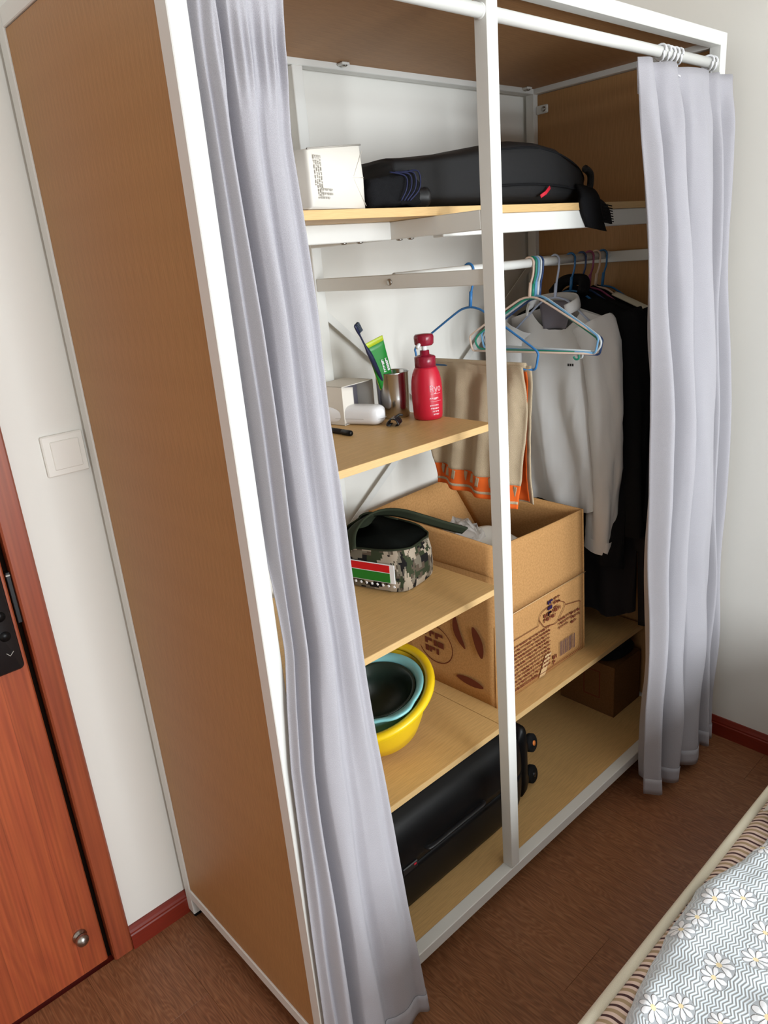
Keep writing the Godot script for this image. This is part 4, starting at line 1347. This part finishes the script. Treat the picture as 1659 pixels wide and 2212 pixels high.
	part("film", grid(34, 26, func(u, v):
		var x := lerpf(0.85, 1.08, u)
		var zz := lerpf(-0.53, -0.26, v)
		var d := sqrt(pow(u - 0.45, 2) + pow(v - 0.4, 2))
		return Vector3(x + 0.02 * nz.get_noise_2d(u * 9, v * 9), 0.735 + 0.13 * exp(-d * d * 6.0) + 0.035 * nz.get_noise_2d(u * 8 + 3, v * 8) + 0.02 * absf(nz.get_noise_2d(u * 19, v * 17)), zz + 0.02 * nz.get_noise_2d(u * 8, v * 8 + 7)), 0.0), M.bag_film, fb)
	var ps := thing("foam_sheet", "white sheet curving up beside the plastic bag in the cardboard box", "sheet")
	part("sheet", grid(20, 14, func(u, v):
		var x := lerpf(0.865, 1.06, u)
		return Vector3(x, 0.8 + 0.04 * sin(u * 2.4) - 0.03 * v + 0.004 * sin(v * 5), lerpf(-0.4, -0.225, v)), 0.002), M.white_card, ps)
	part("support", panel(Vector3(0.87, 0.39, -0.3), Vector3(1.05, 0.39, -0.3), Vector3(1.05, 0.8, -0.3), Vector3(0.87, 0.79, -0.3), 0.006), M.white_card, ps)


func camo_bag() -> void:
	var t := thing("camouflage_bag", "open camouflage cloth bag with red and green patch on the second lowest shelf", "bag")
	var c := Vector3(0.652, S3 + 0.001, -0.425)
	var a := Vector3(0.9, 0, -0.26).normalized()
	var b := Vector3(0.3, 0, 0.95).normalized()
	var seg := 56
	var ring := func(h: float, k: float) -> Array:
		var r := ring_se(c + Vector3(0, h, 0), a * 0.088 * k, b * 0.115 * k, 4.0, seg)
		for i in seg:
			var t0 := float(i) / seg
			r[i] += Vector3(0, (0.014 * sin(TAU * t0 + 0.8) + 0.008 * sin(TAU * 2 * t0)) * h / 0.11, 0)
			r[i] += Vector3(0.006, 0.0, 0.006) * nz.get_noise_3d(r[i].x * 14, r[i].y * 14, r[i].z * 14)
		return r
	part("body", loft([ring.call(0.0, 0.9), ring.call(0.006, 0.98), ring.call(0.04, 1.03), ring.call(0.085, 1.0), ring.call(0.125, 0.94)], false), M.camo, t)
	part("base", loft([ring.call(0.0, 0.9), ring.call(0.001, 0.3)]), M.camo, t)
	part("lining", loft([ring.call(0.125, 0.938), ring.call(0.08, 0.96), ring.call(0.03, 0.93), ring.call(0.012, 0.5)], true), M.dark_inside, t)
	var rim: Array = ring.call(0.126, 0.94)
	rim.append(rim[0])
	part("zip_edge", tube(rim, 0.003, 6), M.olive, t)
	# raised lid: a strip of olive cloth that swings from the back over to the box edge
	var lid := smooth([Vector3(0.535, 0.912, -0.43), Vector3(0.56, 0.942, -0.45), Vector3(0.6, 0.97, -0.45), Vector3(0.655, 0.976, -0.445), Vector3(0.715, 0.962, -0.43), Vector3(0.78, 0.93, -0.405), Vector3(0.84, 0.898, -0.375), Vector3(0.892, 0.872, -0.352)], 5)
	var wd := []
	for k in lid.size():
		wd.append(Vector3(0.004, 0.013, 0.024).lerp(Vector3(0.004, 0.009, 0.008), float(k) / lid.size()))
	part("lid_edge", ribbon(lid, wd, 0.005), M.olive, t)
	part("lid", grid(16, 8, func(u, v):
		var i := int(roundf(u * 16))
		var p: Vector3 = lid[i]
		var q := Vector3(lerpf(0.555, 0.665, u), 0.905, -0.515 + 0.01 * sin(u * 9))
		return p.lerp(q, v) + Vector3(0, 0.01 * sin(PI * v), 0), 0.003), M.olive, t)
	# patch on the side that faces the room's left
	var fc := c - a * 0.092 + Vector3(0, 0.058, 0) + b * 0.018
	var pt := part("patch", bx(Vector3(0.13, 0.052, 0.003), 0.001), M.white_plastic, t, fc)
	pt.basis = Basis(b, Vector3.UP, b.cross(Vector3.UP))
	part("red_stripe", bx(Vector3(0.116, 0.02, 0.002), 0.0005), M.flag_red, pt, Vector3(-0.007, 0.014, 0.0015))
	part("green_stripe", bx(Vector3(0.116, 0.026, 0.002), 0.0005), M.flag_green, pt, Vector3(-0.007, -0.011, 0.0015))
	for k in 8: part("white_stitch", bx(Vector3(0.006, 0.007, 0.002), 0.0008), M.white_plastic, pt, Vector3(-0.055 + k * 0.0165, -0.034, 0.0), Vector3(0, 0, 0.5))
	var pf := b.cross(Vector3.UP)
	pt.position += pf * 0.003
	var pp := thing("plastic_packet", "pale blue plastic packet inside the open camouflage bag", "packet")
	part("packet", grid(14, 8, func(u, v): return c + a * lerpf(-0.03, 0.05, u) + b * lerpf(-0.06, 0.03, v) + Vector3(0, 0.062 + 0.02 * sin(u * 2.6) + 0.012 * nz.get_noise_2d(u * 6, v * 6), 0), 0.006), M.paper_blue, pp)


func suitcase() -> void:
	var t := thing("suitcase", "black hard shell suitcase lying on the bottom panel with wheels to the right", "suitcase")
	var y0 := BP + 0.004
	var y1 := 0.356
	var cy := (y0 + y1) / 2
	var zc := -0.312
	for s in [[y0, cy - 0.003], [cy + 0.003, y1]]:
		var rings := []
		var low: bool = s[0] == y0
		for k in 9:
			var q := k / 8.0
			var e: float = (1.0 - pow(1.0 - q, 4.0)) if low else (1.0 - pow(q, 4.0))
			rings.append(ring_se(Vector3(0.525, lerpf(s[0], s[1], q), zc), Vector3((0.308 if low else 0.29) + (0.012 if low else 0.03) * e, 0, 0), Vector3(0, 0, (0.202 if low else 0.184) + (0.012 if low else 0.03) * e), 8.0, 72))
		part("shell", loft(rings), M.case_black, t)
	part("zip_band", loft([ring_se(Vector3(0.525, cy - 0.004, zc), Vector3(0.3175, 0, 0), Vector3(0, 0, 0.2115), 8, 72), ring_se(Vector3(0.525, cy + 0.004, zc), Vector3(0.3175, 0, 0), Vector3(0, 0, 0.2115), 8, 72)]), M.black_cloth, t)
	var hd := [Vector3(0.42, cy + 0.022, zc + 0.212), Vector3(0.43, cy + 0.022, zc + 0.222), Vector3(0.53, cy + 0.022, zc + 0.222), Vector3(0.62, cy + 0.022, zc + 0.222), Vector3(0.63, cy + 0.022, zc + 0.212)]
	part("side_handle", tube(smooth(hd, 5), 0.007, 10, -1.0, 0.5), M.black_plastic, t)
	part("lock", bx(Vector3(0.05, 0.02, 0.008), 0.002), M.black_plastic, t, Vector3(0.36, cy, zc + 0.213))
	part("lock_mark", bx(Vector3(0.008, 0.004, 0.002), 0.0005), M.red_tag, t, Vector3(0.375, cy + 0.004, zc + 0.2175))
	for zz in [-0.155, -0.455]:
		part("corner_guard", loft([ring_se(Vector3(0.838, (y0 + y1) / 2, zz), Vector3(0, 0.118, 0), Vector3(0, 0, 0.034), 5, 32), ring_se(Vector3(0.86, (y0 + y1) / 2, zz), Vector3(0, 0.114, 0), Vector3(0, 0, 0.03), 5, 32), ring_se(Vector3(0.868, (y0 + y1) / 2, zz), Vector3(0, 0.104, 0), Vector3(0, 0, 0.022), 5, 32)]), M.case_black, t)
	for yy in [y0 + 0.04, y1 - 0.106]:
		for zz in [-0.155, -0.455]:
			part("wheel_fork", loft([ring_se(Vector3(0.838, yy, zz), Vector3(0, 0.03, 0), Vector3(0, 0, 0.026), 3, 24), ring_se(Vector3(0.858, yy, zz), Vector3(0, 0.028, 0), Vector3(0, 0, 0.023), 3, 24), ring_se(Vector3(0.884, yy + 0.004, zz), Vector3(0, 0.017, 0), Vector3(0, 0, 0.016), 3, 24)]), M.case_black, t)
			var wl := part("wheel", lathe([[0.0, -0.011], [0.009, -0.011], [0.0095, -0.009], [0.0235, -0.009], [0.0268, -0.006], [0.0268, 0.006], [0.0235, 0.009], [0.0095, 0.009], [0.009, 0.011], [0.0, 0.011]], 32), M.black_rubber, t, Vector3(0.915, yy - 0.004, zz), Vector3(PI / 2 - 0.25, 0, -0.2))
			part("hub", lathe([[0.0, -0.0125], [0.0075, -0.0125], [0.0075, 0.0125], [0.0, 0.0125]], 20), M.orange_hub if yy > 0.2 else M.black_plastic, wl)
